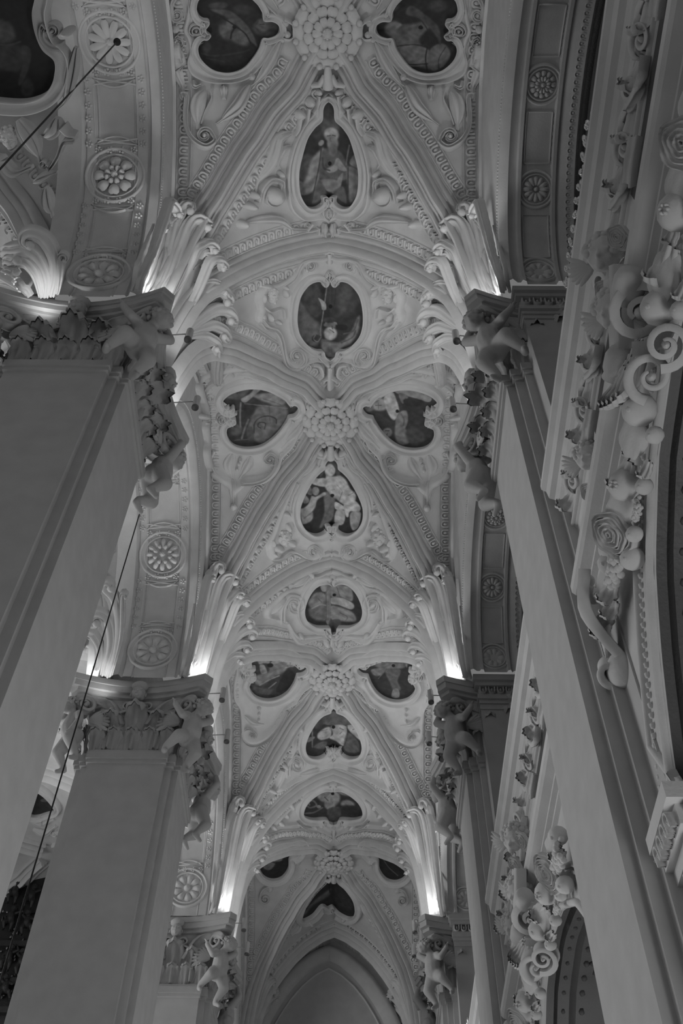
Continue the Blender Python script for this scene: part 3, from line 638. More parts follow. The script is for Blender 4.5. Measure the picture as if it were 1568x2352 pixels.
def blob(mb, x, y, rx, ry, h, side, flip, ang=0):
    Q, N = hit(np.array([x, x+1., x]), np.array([y, y, y+1.]), side, flip); q, n_ = Q[0], N[0]; ex, ey = (Q[1]-Q[0]), (Q[2]-Q[0]); ex = ex-n_*(ex@n_); ey = ey-n_*(ey@n_); c, s_ = math.cos(math.radians(ang)), math.sin(math.radians(ang)); mb.ell(q, np.array([(ex*c+ey*s_)*rx, (ey*c-ex*s_)*ry, n_*h]), 7, 12)
def medallion(label, orig, sc, inn, out, center, orn, base, ops, side='aisle', flip=False, fw=None, mirror=None, h=.009, group='painted medallions of the vault'):
    T_ = lambda pts: np.array(pts, float)/sc+np.array(orig)
    if mirror is not None:
        inn = inn+[(2*mirror-x, y) for x, y in inn[::-1] if abs(x-mirror) > 6]; out = out+[(2*mirror-x, y) for x, y in out[::-1] if abs(x-mirror) > 6] if out else out
    pin = cr(T_(inn), 170, True); cpx = np.array(center)/sc+np.array(orig); Qc, Nc = hit(np.array([cpx[0]]), np.array([cpx[1]]), side, flip)
    t = thing('painted_medallion', label, 'painting', tuple(Qc[0]), group)
    picture(t, inn, side, flip, orig, sc, base, ops); mb = MB(); fwp = fw or 13; ring(mb, pin, side, flip, fwp, h*1.15); mb.build('frame', MS, t)
    pf = cr(T_(inn), 170, True)
    if out:
        mb = MB(); pout = cr(T_(out), 170, True); plate(mb, pf+nrm(pf-cpx)*fwp*.9, pout, cpx, side, flip, h*.95); mb.build('stucco_surround', MS, t)
    for o in orn:
        k = o[0]; fl = [False, True] if (mirror is not None and o[-1] != 'c') else [False]; a = o[:-1] if o[-1] == 'c' else o
        for mm in fl:
            X = lambda pts: T_([((2*mirror-x) if mm else x, y) for x, y in pts])
            mb = MB()
            if k == 'scroll':       # stem points, spiral centre, radius, start angle deg, hand, width
                _, st, cx_, cy_, r, a0, hd, wd = a; sp = spiral(cx_, cy_, r, math.radians(a0), 1.45, hd); strap(mb, X(list(st)+sp), wd/sc, wd*.5/sc, h*1.35, side, flip, LIP, n=16+5*len(st)); c_ = X([(cx_, cy_)])[0]; blob(mb, c_[0], c_[1], r*.30/sc, r*.30/sc, h*1.3, side, flip); mb.build('scroll', MS, t)
            elif k == 'leaf': _, st, w0, w1, hh = a; strap(mb, X(st), w0/sc, w1/sc, h*hh, side, flip, LEAF, shape='leaf'); mb.build('leaf', MS, t)
            elif k == 'tube': _, st, w0, w1, hh = a; strap(mb, X(st), w0/sc, w1/sc, h*hh, side, flip); mb.build('strapwork', MS, t)
            elif k == 'blob':
                for (x, y, rx, ry, hh) in a[1]: mb = MB(); c_ = X([(x, y)])[0]; blob(mb, c_[0], c_[1], rx/sc, ry/sc, h*hh, side, flip); mb.build('knob', MS, t)
            elif k == 'head': _, x, y, r = a; c_ = X([(x, y)])[0]; head_on(mb, c_, r/sc, side, flip); mb.build('cherub_face', MS, t)
            elif k == 'rings':
                _, x, y, r = a; c_ = X([(x, y)])[0]
                for q_, hh in ((1., .5), (.62, .7)):
                    g = np.array([(c_[0]+r*q_/sc*math.cos(b), c_[1]+r*q_/sc*math.sin(b)) for b in np.linspace(0, 2*math.pi, 21)[:-1]]); Qr, Nr = hit(g[:, 0], g[:, 1], side, flip); sweep(mb, Qr+Nr*h*.6, Nr, r*.10/sc*pxs(Qc)[0], h*hh, HALF, closed=True)
                blob(mb, c_[0], c_[1], r*.3/sc, r*.3/sc, h*1.3, side, flip); mb.build('boss_ring', MS, t)
    return t
def head_on(mb, c_, r, side, flip):
    Q, N = hit(np.array([c_[0], c_[0]+1., c_[0]]), np.array([c_[1], c_[1], c_[1]+1.]), side, flip); q, n_ = Q[0], N[0]; s = np.linalg.norm(Q[1]-Q[0]); ex = nrm(Q[1]-Q[0]-n_*((Q[1]-Q[0])@n_)); ez = nrm(np.cross(n_, ex))
    if ez[2] < 0 and abs(ez[2]) > .2: ez = -ez
    m = MB(); head_prims(m, (0, 0, 0), 1.0); hair_prims(m, (0, -.1, .15), 1.0, 24); v, f = m.arrays(); V, F_ = place((v, f), q+n_*r*s*.15, ex, n_, ez, r*s); mb.add(V, F_)
FL, CHK = 105, 78     # flesh and cloth tones of the pictures
M = medallion
GRP = None
# --- nearest bay, far web: bearded saint with clasped hands
OPS = [('e', 785, 330, 85, 90, 0, 62, .8), ('p', [(540, 600), (620, 570), (700, 640), (690, 780), (600, 800), (530, 740)], 52, 40), ('p', [(735, 520), (640, 620), (600, 760), (540, 850), (600, 890), (680, 840), (720, 720), (750, 600)], 92, 30), ('p', [(530, 780), (600, 800), (680, 740), (640, 860), (590, 895), (540, 880)], 72, 20),
 ('p', [(730, 540), (860, 540), (930, 640), (940, 760), (850, 780), (710, 770)], 60, 24), ('p', [(700, 780), (850, 780), (830, 870), (760, 860)], 84, 16), ('p', [(900, 720), (870, 860), (810, 880), (850, 780)], 88, 14), ('p', [(930, 680), (1020, 700), (1030, 850), (960, 960), (940, 840)], 78, 26), ('p', [(950, 640), (1010, 560), (1025, 680)], 74, 14), ('p', [(640, 960), (700, 780), (760, 870), (740, 920)], 60, 22),
 ('p', [(820, 880), (900, 830), (930, 960), (870, 930)], 64, 20), ('l', [(950, 500), (935, 580), (925, 650)], 8, 82), ('l', [(720, 530), (700, 680), (640, 960)], 7, 34), ('l', [(940, 680), (940, 880)], 7, 34), ('e', 805, 415, 62, 58, 10, 98, .4), ('e', 800, 395, 50, 34, 0, 112, .6), ('e', 815, 485, 48, 58, 0, 88, .5), ('e', 820, 540, 34, 50, 0, 78, .6), ('l', [(770, 425), (800, 420)], 6, 50), ('l', [(815, 418), (838, 424)], 6, 50), ('l', [(800, 440), (796, 462), (808, 466)], 5, 70), ('e', 720, 480, 26, 20, -50, 92, .5),
 ('p', [(760, 690), (820, 660), (850, 600), (870, 640), (850, 700), (790, 720)], 100, 12), ('p', [(860, 600), (900, 650), (930, 700), (880, 700), (850, 660)], 96, 12), ('l', [(730, 600), (740, 680), (790, 700)], 10, 40), ('e', 792, 645, 17, 17, 0, 8, .3), ('p', [(560, 440), (640, 420), (700, 470), (720, 400), (690, 330), (600, 400)], 40, 30), ('e', 790, 225, 60, 75, 0, 46, .6)]
M('teardrop ceiling painting of a bearded saint with clasped hands, nearest whole picture', (530, 190), 3.484,
  [(782, 138), (740, 155), (718, 200), (710, 290), (650, 350), (590, 440), (545, 560), (515, 700), (520, 850), (550, 930), (600, 980), (650, 990), (690, 975), (720, 945), (713, 905), (745, 893), (772, 915), (786, 945)],
  [(784, 70), (735, 92), (690, 190), (625, 270), (560, 350), (500, 470), (455, 620), (438, 760), (443, 900), (470, 1015), (560, 1095), (650, 1095), (720, 1090), (784, 1120)], (782, 600),
  [('leaf', [(470, 400), (370, 440), (320, 580), (270, 680), (215, 760), (190, 880)], 110, 20, 1.6), ('scroll', [(200, 950), (225, 850), (300, 770), (390, 790)], 320, 905, 85, -40, 1, 42), ('blob', [(330, 900, 72, 78, 2.2)]), ('leaf', [(120, 1110), (230, 1090), (380, 1095), (480, 1160), (570, 1160)], 75, 26, 1.5), ('scroll', [(470, 1160), (540, 1165)], 590, 1135, 30, 90, -1, 26), ('tube', [(640, 1120), (600, 1180), (690, 1170)], 34, 22, 1.2),
   ('blob', [(625, 150, 36, 44, 1.8), (535, 250, 42, 44, 1.8), (690, 68, 26, 34, 1.6), (165, 895, 26, 34, 1.8), (130, 985, 40, 36, 2.0), (385, 725, 22, 28, 1.6), (75, 1130, 34, 40, 1.6)]), ('tube', [(610, 200), (600, 300), (560, 360)], 40, 24, 1.2), ('tube', [(690, 100), (680, 190), (650, 240)], 30, 20, 1.2), ('tube', [(535, 280), (530, 360), (500, 420)], 36, 20, 1.2), ('leaf', [(745, 1120), (735, 1175), (748, 1225)], 58, 30, 1.5), ('tube', [(690, 1150), (685, 1200)], 20, 18, 1.3), ('rings', 784, 1030, 62, 'c'), ('blob', [(784, 1040, 82, 72, 1.2)], 'c'), ('leaf', [(470, 510), (400, 530), (360, 620), (390, 690)], 60, 14, 1.2)],
  30, OPS, mirror=784, fw=14)
# --- nearest bay, left and right webs
in1 = [(330, 0), (320, 90), (350, 170), (400, 205), (450, 210), (475, 240), (460, 280), (430, 315), (440, 360), (488, 405), (490, 450), (450, 490), (400, 490), (355, 540), (340, 610), (370, 700), (440, 780), (540, 845), (680, 870), (800, 850), (900, 795), (990, 690), (1060, 580), (1105, 460), (1180, 455), (1270, 420), (1305, 350), (1290, 270), (1220, 225), (1115, 218), (1100, 130), (1060, 50), (1020, 0), (950, -60), (800, -130), (600, -150), (450, -110), (360, -50)]
out1 = [(230, -20), (185, 240), (160, 350), (210, 480), (240, 620), (205, 760), (250, 890), (360, 960), (480, 1000), (640, 1015), (800, 1000), (930, 950), (1050, 850), (1170, 700), (1260, 560), (1345, 450), (1370, 340), (1340, 230), (1260, 130), (1170, 50), (1090, -60), (900, -200), (600, -230), (350, -190), (250, -100)]
or1 = [('scroll', [(140, 1180), (200, 1180), (185, 1400), (200, 1560), (290, 1710), (430, 1790), (540, 1720)], 415, 1650, 95, -20, -1, 64), ('leaf', [(95, 480), (30, 560), (40, 700), (90, 880), (150, 1040), (150, 1200)], 150, 60, 1.5), ('scroll', [(30, 720), (15, 560), (90, 440)], 95, 525, 72, -90, 1, 44), ('scroll', [(60, -60), (20, 20), (30, 180)], 80, 150, 72, 120, -1, 44), ('blob', [(65, 330, 55, 45, 1.4)]), ('leaf', [(1330, 480), (1200, 740), (1100, 900), (1010, 1010), (930, 1060)], 130, 30, 1.8), ('leaf', [(950, 1040), (880, 1180), (800, 1310), (660, 1420), (550, 1500)], 150, 24, 1.9), ('leaf', [(420, 1110), (350, 1230), (330, 1380), (340, 1560)], 190, 50, 1.3),
  ('tube', [(480, 1130), (500, 1210), (420, 1370), (375, 1500)], 26, 18, 1.4), ('leaf', [(640, 1040), (650, 1120), (650, 1200)], 90, 50, 1.6), ('leaf', [(280, 960), (300, 1040), (370, 1010)], 70, 40, 1.5), ('rings', 310, 340, 80), ('blob', [(1380, 240, 50, 45, 1.7), (1400, 420, 50, 50, 1.7), (1340, 480, 40, 40, 1.6), (980, 920, 45, 45, 1.6)]), ('tube', [(1360, 200), (1460, 260), (1480, 330)], 50, 30, 1.4), ('tube', [(1330, 470), (1440, 480), (1500, 420)], 50, 30, 1.4)]
M('painting of a man in dark robes with a sash, upper left of nearest boss', (390, 0), 5.227, in1, out1, (700, 360), or1, 22,
  [('p', [(480, 110), (700, 120), (860, 230), (980, 380), (1050, 560), (980, 500), (800, 300), (650, 190)], 52, 26), ('e', 1150, 330, 150, 110, 0, 46, .4), ('e', 1120, 300, 90, 75, 10, 62, .6), ('l', [(1080, 290), (1130, 285)], 8, 30), ('l', [(1060, 250), (1020, 320), (1050, 350)], 10, 40), ('e', 700, 350, 110, 130, 0, 42, .8), ('e', 720, 290, 50, 80, 20, 66, .6), ('e', 850, 450, 130, 90, 20, 60, .7), ('e', 660, 380, 60, 100, -25, 58, .6), ('l', [(770, 340), (740, 400), (730, 460)], 14, 12), ('e', 775, 320, 26, 22, 0, 8, .3), ('l', [(600, 190), (760, 290), (900, 400), (970, 520)], 12, 16), ('p', [(480, 40), (640, 20), (700, 60), (600, 110), (480, 90)], 42, 30), ('l', [(380, 640), (520, 670), (800, 640), (950, 600)], 14, 34), ('l', [(440, 700), (650, 740)], 12, 32), ('e', 440, 560, 50, 70, 0, 36, .8), ('e', 880, 110, 120, 60, 0, 34, .8)], fw=17, h=.010)
def F2(ops, x0=1568+10): return ops
M('painting of a praying old man in pale robes, upper right of the nearest boss', (390, 0), 5.227, in1, out1, (700, 360), or1, 24,
  [('p', [(640, 260), (900, 280), (1130, 360), (1090, 560), (960, 720), (700, 820), (560, 780), (640, 640), (800, 480)], 62, 50), ('e', 1100, 340, 110, 95, 0, 74, .5), ('e', 1040, 300, 40, 30, 0, 88, .8), ('e', 980, 350, 90, 60, 30, 50, .6), ('p', [(700, 580), (1080, 560), (1040, 720), (900, 790), (720, 760)], 70, 20), ('p', [(500, 520), (640, 560), (690, 680), (640, 840), (500, 780), (420, 640)], 66, 30), ('l', [(700, 560), (860, 530), (1060, 550)], 9, 22), ('l', [(700, 560), (720, 700), (700, 850)], 12, 16), ('l', [(700, 760), (900, 770), (980, 740)], 10, 20), ('l', [(760, 240), (680, 380), (660, 560)], 12, 26), ('p', [(880, 60), (700, 180), (560, 320), (540, 540), (610, 400), (780, 220), (950, 160)], 46, 26), ('e', 775, 320, 28, 24, 0, 8, .3), ('l', [(480, 560), (560, 700), (560, 840)], 8, 34), ('e', 1120, 80, 90, 60, 30, 44, .7), ('e', 560, 60, 120, 70, 0, 40, .7)], flip=True, fw=17, h=.010)
# --- second bay, near web: bishop
M('round ceiling painting of a bishop with mitre and crozier, seen upside down', (560, 570), 3.92,
  [(775, 275), (755, 280), (745, 310), (725, 333), (700, 333), (683, 300), (650, 285), (590, 300), (530, 345), (480, 420), (455, 530), (450, 640), (465, 730), (500, 800), (560, 860), (640, 900), (700, 907), (715, 950), (745, 980), (778, 990)],
  [(778, 55), (700, 75), (620, 78), (540, 95), (480, 160), (400, 250), (290, 310), (150, 335), (105, 400), (95, 480), (120, 540), (95, 600), (110, 670), (170, 710), (250, 720), (310, 790), (330, 880), (350, 1000), (420, 1070), (500, 1065), (560, 1030), (640, 1010), (700, 1020), (778, 1045)], (778, 620),
  [('scroll', [(120, 640), (180, 705), (250, 725), (300, 790), (330, 900), (370, 1030), (450, 1075), (530, 1010)], 455, 960, 66, -10, -1, 50), ('scroll', [(330, 330), (430, 260), (500, 130), (590, 100)], 580, 150, 50, -60, 1, 38), ('head', 240, 420, 52), ('blob', [(200, 340, 70, 26, 1.2), (150, 440, 24, 60, 1.4), (360, 400, 28, 44, 1.4), (350, 340, 24, 24, 1.8), (215, 620, 24, 44, 1.5), (290, 660, 26, 26, 1.4), (150, 620, 40, 60, 1.1)]), ('tube', [(150, 520), (210, 560), (320, 530), (345, 620)], 26, 18, 1.4), ('tube', [(600, 1030), (670, 1050), (690, 1130), (650, 1160)], 44, 34, 1.6), ('tube', [(760, 1050), (740, 1140), (690, 1180)], 40, 30, 1.8), ('blob', [(735, 1035, 24, 24, 1.6)]), ('tube', [(790, 1040), (792, 1130), (790, 1235)], 66, 74, 2.0, 'c'), ('rings', 775, 235, 46, 'c'), ('tube', [(700, 30), (775, 10), (850, 30)], 40, 40, 1.5, 'c'), ('tube', [(775, 30), (775, 120)], 60, 60, 1.4, 'c'), ('leaf', [(640, 300), (560, 330), (500, 400)], 1, 1, .1)][:-1],
  30, [('p', [(450, 450), (520, 480), (600, 610), (680, 680), (700, 780), (640, 880), (520, 830), (450, 680)], 66, 40), ('p', [(480, 380), (620, 300), (690, 400), (680, 470), (700, 560), (640, 620), (540, 520)], 46, 30), ('p', [(760, 300), (1000, 340), (1060, 460), (900, 620), (800, 600), (740, 480)], 40, 40), ('p', [(900, 340), (980, 380), (940, 520), (880, 590), (850, 500)], 52, 50), ('p', [(700, 820), (850, 850), (960, 760), (1040, 600), (1040, 720), (980, 840), (880, 900), (860, 960), (780, 985), (710, 930)], 84, 30), ('e', 778, 765, 62, 62, 0, 112, .4), ('p', [(720, 700), (740, 665), (830, 665), (835, 710)], 74, 10), ('l', [(735, 668), (780, 655), (835, 672)], 7, 100), ('e', 770, 645, 60, 26, 0, 40, .4), ('l', [(795, 700), (800, 722)], 7, 40), ('l', [(770, 728), (790, 742)], 5, 60), ('l', [(800, 745), (812, 758)], 6, 44), ('e', 775, 780, 34, 20, 0, 122, .6), ('p', [(665, 445), (710, 470), (735, 500), (735, 550), (700, 550), (690, 500)], 100, 10), ('l', [(745, 330), (725, 480), (700, 650), (685, 740), (690, 790), (660, 825), (630, 810), (645, 785)], 7, 92), ('e', 650, 810, 44, 34, 0, 40, .3), ('l', [(640, 780), (625, 815), (660, 840), (690, 800)], 6, 88), ('l', [(690, 830), (780, 840), (860, 850)], 5, 60), ('l', [(900, 770), (990, 740), (1030, 640)], 8, 56), ('l', [(880, 850), (980, 800), (1010, 740)], 8, 50), ('e', 780, 522, 20, 18, 0, 8, .3), ('p', [(830, 690), (920, 690), (930, 730), (850, 730)], 18, 12), ('l', [(830, 340), (820, 480), (790, 600)], 5, 30), ('l', [(780, 300), (775, 480)], 5, 50)], mirror=778, fw=16)
# --- second bay, left and right webs
in2 = [(640, 280), (520, 295), (400, 340), (340, 400), (335, 470), (365, 510), (410, 520), (430, 495), (455, 510), (445, 560), (405, 580), (415, 615), (460, 620), (468, 670), (430, 690), (385, 720), (370, 790), (400, 870), (470, 925), (590, 945), (720, 925), (830, 860), (930, 760), (1000, 650), (1020, 605), (1080, 590), (1120, 545), (1115, 500), (1080, 475), (1030, 475), (970, 410), (880, 345), (770, 295)]
out2 = [(600, 70), (400, 90), (250, 120), (120, 160), (60, 230), (35, 330), (60, 420), (100, 520), (115, 640), (105, 760), (130, 900), (118, 1000), (140, 1150), (220, 1280), (310, 1340), (390, 1390), (430, 1476), (500, 1430), (560, 1370), (700, 1360), (830, 1310), (925, 1200), (970, 1060), (1070, 950), (1140, 800), (1190, 720), (1190, 560), (1160, 480), (1230, 440), (1170, 330), (1020, 220), (860, 130), (700, 80)]
or2 = [('scroll', [(520, 1350), (660, 1345), (790, 1290), (880, 1180), (890, 1050), (830, 1010)], 825, 1085, 62, -100, -1, 46), ('tube', [(240, 980), (200, 1080), (230, 1200), (310, 1280), (400, 1305)], 44, 26, 1.3), ('leaf', [(430, 1020), (400, 1150), (430, 1290)], 150, 60, 1.2), ('leaf', [(620, 1040), (600, 1140), (500, 1290)], 120, 40, 1.1), ('leaf', [(430, 1300), (440, 1400), (440, 1560)], 90, 50, 1.3), ('blob', [(510, 1080, 26, 26, 1.4), (495, 1130, 22, 28, 1.3), (480, 1190, 20, 26, 1.2), (445, 1590, 40, 40, 1.6)]), ('scroll', [(330, 240), (230, 230), (150, 300)], 190, 400, 58, -140, -1, 36), ('leaf', [(1180, 690), (1120, 800), (1030, 880), (950, 960)], 120, 40, 1.0), ('rings', 320, 625, 58), ('leaf', [(480, 170), (600, 150), (700, 190), (850, 240), (1000, 300), (1130, 390)], 60, 20, 1.4), ('tube', [(330, 160), (400, 110), (440, 180)], 60, 30, 1.3), ('blob', [(1215, 420, 40, 26, 1.5), (1190, 760, 34, 26, 1.5), (100, 630, 30, 34, 1.3), (1230, 500, 40, 40, 1.4)]), ('tube', [(110, 700), (170, 660), (190, 720)], 30, 20, 1.2)]
M('painting with a dark spiral curl beside a robed figure, left of the second boss', (440, 820), 4.612, in2, out2, (680, 600), or2, 34,
  [('p', [(340, 400), (420, 340), (600, 290), (640, 300), (520, 440), (380, 430)], 60, 30), ('p', [(520, 440), (620, 380), (690, 290), (750, 290), (720, 350), (620, 440), (560, 480)], 92, 14), ('p', [(640, 400), (750, 380), (910, 380), (1000, 470), (900, 520), (800, 480), (700, 440)], 84, 30), ('p', [(760, 300), (900, 350), (900, 380), (760, 360)], 60, 14), ('p', [(700, 520), (830, 510), (1000, 520), (1000, 650), (900, 780), (800, 880), (700, 900), (600, 800), (620, 660)], 70, 40), ('l', [(660, 800), (665, 700), (720, 640), (810, 620), (890, 650), (895, 700)], 9, 30), ('l', [(770, 760), (780, 700), (720, 690), (700, 730), (730, 750)], 9, 34), ('l', [(520, 480), (512, 600), (515, 740)], 12, 88), ('l', [(560, 490), (800, 515), (1010, 540)], 6, 88), ('l', [(440, 565), (640, 560)], 5, 66), ('l', [(600, 660), (560, 760), (530, 860)], 14, 84), ('e', 470, 770, 60, 60, 0, 60, .7), ('l', [(450, 880), (600, 870)], 6, 66), ('p', [(580, 760), (640, 740), (660, 860), (600, 880)], 50, 20), ('e', 1070, 510, 40, 30, 0, 50, .6), ('l', [(400, 350), (470, 340), (480, 380)], 7, 34), ('l', [(760, 440), (860, 470), (940, 500)], 6, 60), ('e', 600, 560, 60, 60, 0, 30, .8), ('l', [(820, 520), (830, 700)], 5, 50)], fw=18)
M('painting of a bearded reclining figure with a pale scarf, right of the second boss', (440, 820), 4.612, in2, out2, (680, 600), or2, 34,
  [('e', 950, 490, 95, 70, 0, 96, .5), ('l', [(930, 500), (990, 500)], 7, 50), ('l', [(960, 480), (960, 540)], 6, 60), ('e', 1060, 530, 50, 40, 0, 64, .6), ('p', [(850, 370), (900, 420), (870, 560), (800, 660), (740, 560), (770, 430), (800, 360)], 116, 18), ('p', [(980, 570), (900, 620), (800, 660), (700, 740), (800, 860), (900, 800), (1000, 680)], 38, 40), ('p', [(400, 400), (560, 330), (760, 330), (760, 370), (560, 420), (420, 460)], 96, 14), ('p', [(740, 370), (700, 480), (640, 400)], 74, 14), ('p', [(720, 560), (770, 620), (780, 700), (700, 760), (650, 660), (660, 560)], 84, 20), ('p', [(780, 700), (700, 720), (620, 860), (700, 920), (780, 860)], 80, 26), ('e', 870, 790, 50, 50, 0, 88, .5), ('l', [(850, 770), (890, 770)], 7, 36), ('l', [(870, 800), (880, 830)], 7, 40), ('p', [(600, 720), (520, 760), (480, 860), (600, 920), (680, 800)], 46, 40), ('e', 760, 560, 18, 18, 0, 10, .3), ('l', [(720, 590), (690, 650), (700, 710)], 10, 60), ('p', [(500, 440), (680, 430), (660, 500), (480, 500)], 28, 16)], flip=True, fw=18)
# --- second bay, far web: youth bound to a tree with a cherub
M('heart-shaped painting of a half-naked youth tied to a tree with a small cherub', (590, 1020), 4.48,
  [(765, 122), (715, 140), (685, 180), (678, 230), (620, 280), (540, 370), (470, 490), (425, 600), (413, 680), (425, 770), (470, 850), (540, 900), (610, 912), (670, 890), (697, 860), (690, 820), (725, 805), (755, 825), (765, 860)],
  [(768, 70), (690, 90), (600, 60), (530, 150), (480, 240), (380, 330), (330, 450), (260, 600), (200, 740), (140, 900), (95, 1010), (100, 1140), (150, 1205), (230, 1190), (310, 1115), (380, 1115), (460, 1160), (560, 1185), (640, 1150), (700, 1150), (768, 1120)], (768, 600),
  [('scroll', [(130, 1180), (220, 1160), (310, 1095), (390, 1110), (480, 1160), (580, 1180), (650, 1120)], 565, 1092, 72, 20, -1, 46), ('head', 265, 950, 55), ('blob', [(200, 1070, 70, 50, 1.3), (300, 850, 30, 50, 1.5), (150, 1120, 26, 30, 1.6), (130, 1000, 20, 50, 1.6), (350, 1010, 50, 40, 1.4), (640, 70, 46, 40, 1.8), (290, 710, 26, 26, 1.5), (710, 60, 22, 30, 1.6)]), ('leaf', [(620, 110), (520, 230), (440, 320), (400, 380)], 60, 20, 1.4), ('tube', [(400, 390), (340, 520), (320, 660)], 26, 18, 1.2), ('tube', [(680, 1100), (735, 1090), (745, 1140)], 26, 20, 1.3), ('blob', [(785, 940, 60, 60, 1.1)], 'c'), ('rings', 785, 930, 40, 'c')],
  26, [('p', [(690, 500), (800, 520), (800, 640), (780, 760), (700, 820), (640, 860), (690, 700)], 70, 24), ('e', 765, 160, 70, 44, 0, 46, .5), ('e', 752, 260, 60, 70, 0, 124, .35), ('e', 725, 300, 22, 50, 0, 100, .8), ('l', [(750, 235), (775, 235)], 5, 70), ('l', [(770, 250), (778, 275), (765, 282)], 5, 90), ('l', [(760, 295), (785, 295)], 5, 84), ('p', [(700, 230), (680, 300), (640, 340), (650, 250), (700, 190), (830, 200), (860, 300), (820, 320), (800, 240)], 50, 14), ('e', 752, 262, 50, 62, 0, 122, .3), ('p', [(710, 330), (790, 330), (860, 320), (920, 370), (960, 450), (1020, 520), (1000, 600), (900, 620), (830, 570), (740, 500), (690, 420)], 120, 24), ('p', [(700, 350), (620, 350), (560, 330), (545, 390), (620, 425), (700, 430)], 116, 14), ('p', [(545, 380), (570, 320), (640, 290), (620, 330)], 106, 12), ('p', [(900, 600), (1010, 580), (1070, 650), (1040, 700), (960, 690), (940, 750), (910, 720)], 128, 14), ('p', [(810, 590), (900, 640), (900, 670), (810, 665)], 122, 10), ('p', [(820, 680), (900, 680), (905, 780), (870, 830), (800, 800)], 112, 16), ('p', [(970, 700), (1070, 700), (1050, 840), (990, 885), (960, 800)], 108, 18), ('l', [(850, 570), (880, 490)], 5, 70), ('l', [(940, 525), (1010, 490)], 6, 80), ('e', 775, 525, 22, 18, 0, 10, .3), ('e', 600, 480, 38, 44, 0, 96, .4), ('p', [(560, 530), (600, 540), (690, 490), (700, 520), (620, 570), (590, 660), (520, 720), (440, 710), (440, 680), (520, 620)], 106, 16), ('p', [(430, 660), (520, 680), (570, 700), (560, 780), (470, 820), (450, 760)], 98, 20), ('p', [(460, 500), (530, 560), (520, 600), (470, 600)], 84, 14), ('p', [(520, 420), (560, 460), (560, 520), (510, 500)], 72, 12), ('l', [(600, 640), (560, 700), (480, 760)], 6, 60), ('p', [(1060, 500), (1090, 600), (1090, 800), (1050, 860), (1080, 700)], 24, 14), ('l', [(830, 420), (880, 480)], 4, 92), ('l', [(760, 470), (800, 462)], 4, 84)], mirror=768, fw=18)
# --- third bay
M('low rounded painting of a kneeling figure holding a tall cross, third bay', (580, 1290), 4.126,
  [(765, 178), (740, 210), (690, 190), (620, 200), (550, 250), (500, 330), (470, 430), (480, 510), (520, 560), (600, 595), (700, 597), (722, 602), (730, 650), (768, 662)],
  [(768, 60), (700, 80), (620, 120), (520, 130), (440, 220), (300, 260), (180, 360), (80, 470), (120, 545), (230, 520), (310, 600), (350, 700), (420, 775), (500, 750), (600, 720), (700, 740), (768, 800)], (768, 420),
  [('scroll', [(250, 560), (260, 420), (330, 310)], 375, 400, 92, -110, 1, 60), ('leaf', [(300, 330), (200, 420), (120, 530)], 100, 20, 1.5), ('tube', [(300, 560), (360, 650), (420, 700), (520, 700), (640, 690)], 50, 36, 1.3), ('blob', [(440, 690, 30, 30, 1.6), (540, 110, 24, 34, 1.6), (690, 760, 30, 34, 1.6), (720, 680, 26, 26, 1.5)]), ('leaf', [(520, 120), (440, 180), (330, 250)], 60, 20, 1.4), ('leaf', [(768, 670), (772, 740), (785, 820)], 90, 40, 1.8, 'c'), ('tube', [(730, 720), (700, 780), (670, 790)], 26, 18, 1.6)],
  32, [('p', [(530, 360), (600, 290), (680, 300), (690, 400), (600, 440), (530, 420)], 82, 24), ('p', [(530, 440), (690, 420), (690, 550), (560, 530)], 70, 30), ('p', [(740, 210), (860, 220), (940, 260), (945, 370), (830, 330), (740, 330)], 88, 20), ('p', [(735, 340), (850, 340), (960, 400), (940, 450), (820, 410), (735, 390)], 106, 14), ('p', [(735, 420), (840, 430), (950, 480), (980, 560), (840, 560), (740, 540)], 88, 24), ('p', [(690, 250), (735, 250), (735, 560), (692, 560)], 78, 6), ('l', [(692, 250), (695, 550)], 4, 40), ('p', [(640, 200), (700, 210), (690, 280), (650, 270)], 92, 12), ('e', 775, 312, 18, 14, 0, 8, .3), ('p', [(725, 560), (830, 550), (820, 650), (735, 650)], 50, 14), ('l', [(560, 440), (640, 405), (690, 410)], 8, 100), ('l', [(620, 350), (650, 380)], 5, 50), ('l', [(830, 330), (800, 240)], 5, 56), ('l', [(830, 480), (900, 520), (880, 560)], 7, 64)], mirror=768, fw=17)
in3 = [(690, 158), (520, 180), (400, 225), (330, 270), (315, 310), (350, 335), (430, 325), (445, 345), (420, 370), (380, 378), (385, 425), (430, 430), (455, 450), (440, 490), (385, 520), (362, 590), (390, 670), (470, 740), (600, 770), (740, 745), (860, 670), (940, 560), (980, 460), (990, 430), (1060, 420), (1115, 380), (1120, 330), (1080, 305), (1030, 295), (980, 240), (880, 190), (780, 165)]
out3 = [(600, 95), (450, 110), (300, 170), (200, 260), (180, 400), (150, 520), (150, 760), (230, 900), (240, 1030), (250, 1130), (250, 1250), (290, 1370), (400, 1420), (520, 1390), (680, 1260), (800, 1060), (850, 930), (980, 830), (1080, 680), (1190, 600), (1240, 480), (1210, 320), (1100, 220), (980, 150), (800, 100)]
or3 = [('scroll', [(860, 940), (790, 1090), (700, 1230), (560, 1360), (400, 1405), (290, 1340), (265, 1240), (320, 1180), (400, 1190)], 400, 1280, 62, -80, 1, 46), ('rings', 300, 425, 54), ('blob', [(490, 890, 30, 30, 1.2), (490, 980, 24, 30, 1.1), (485, 1060, 18, 30, 1.1), (1215, 250, 40, 24, 1.5)]), ('tube', [(1190, 620), (1080, 740), (960, 840), (850, 920)], 34, 20, 1.2), ('leaf', [(300, 1000), (420, 1100), (560, 1120)], 80, 30, .9)]
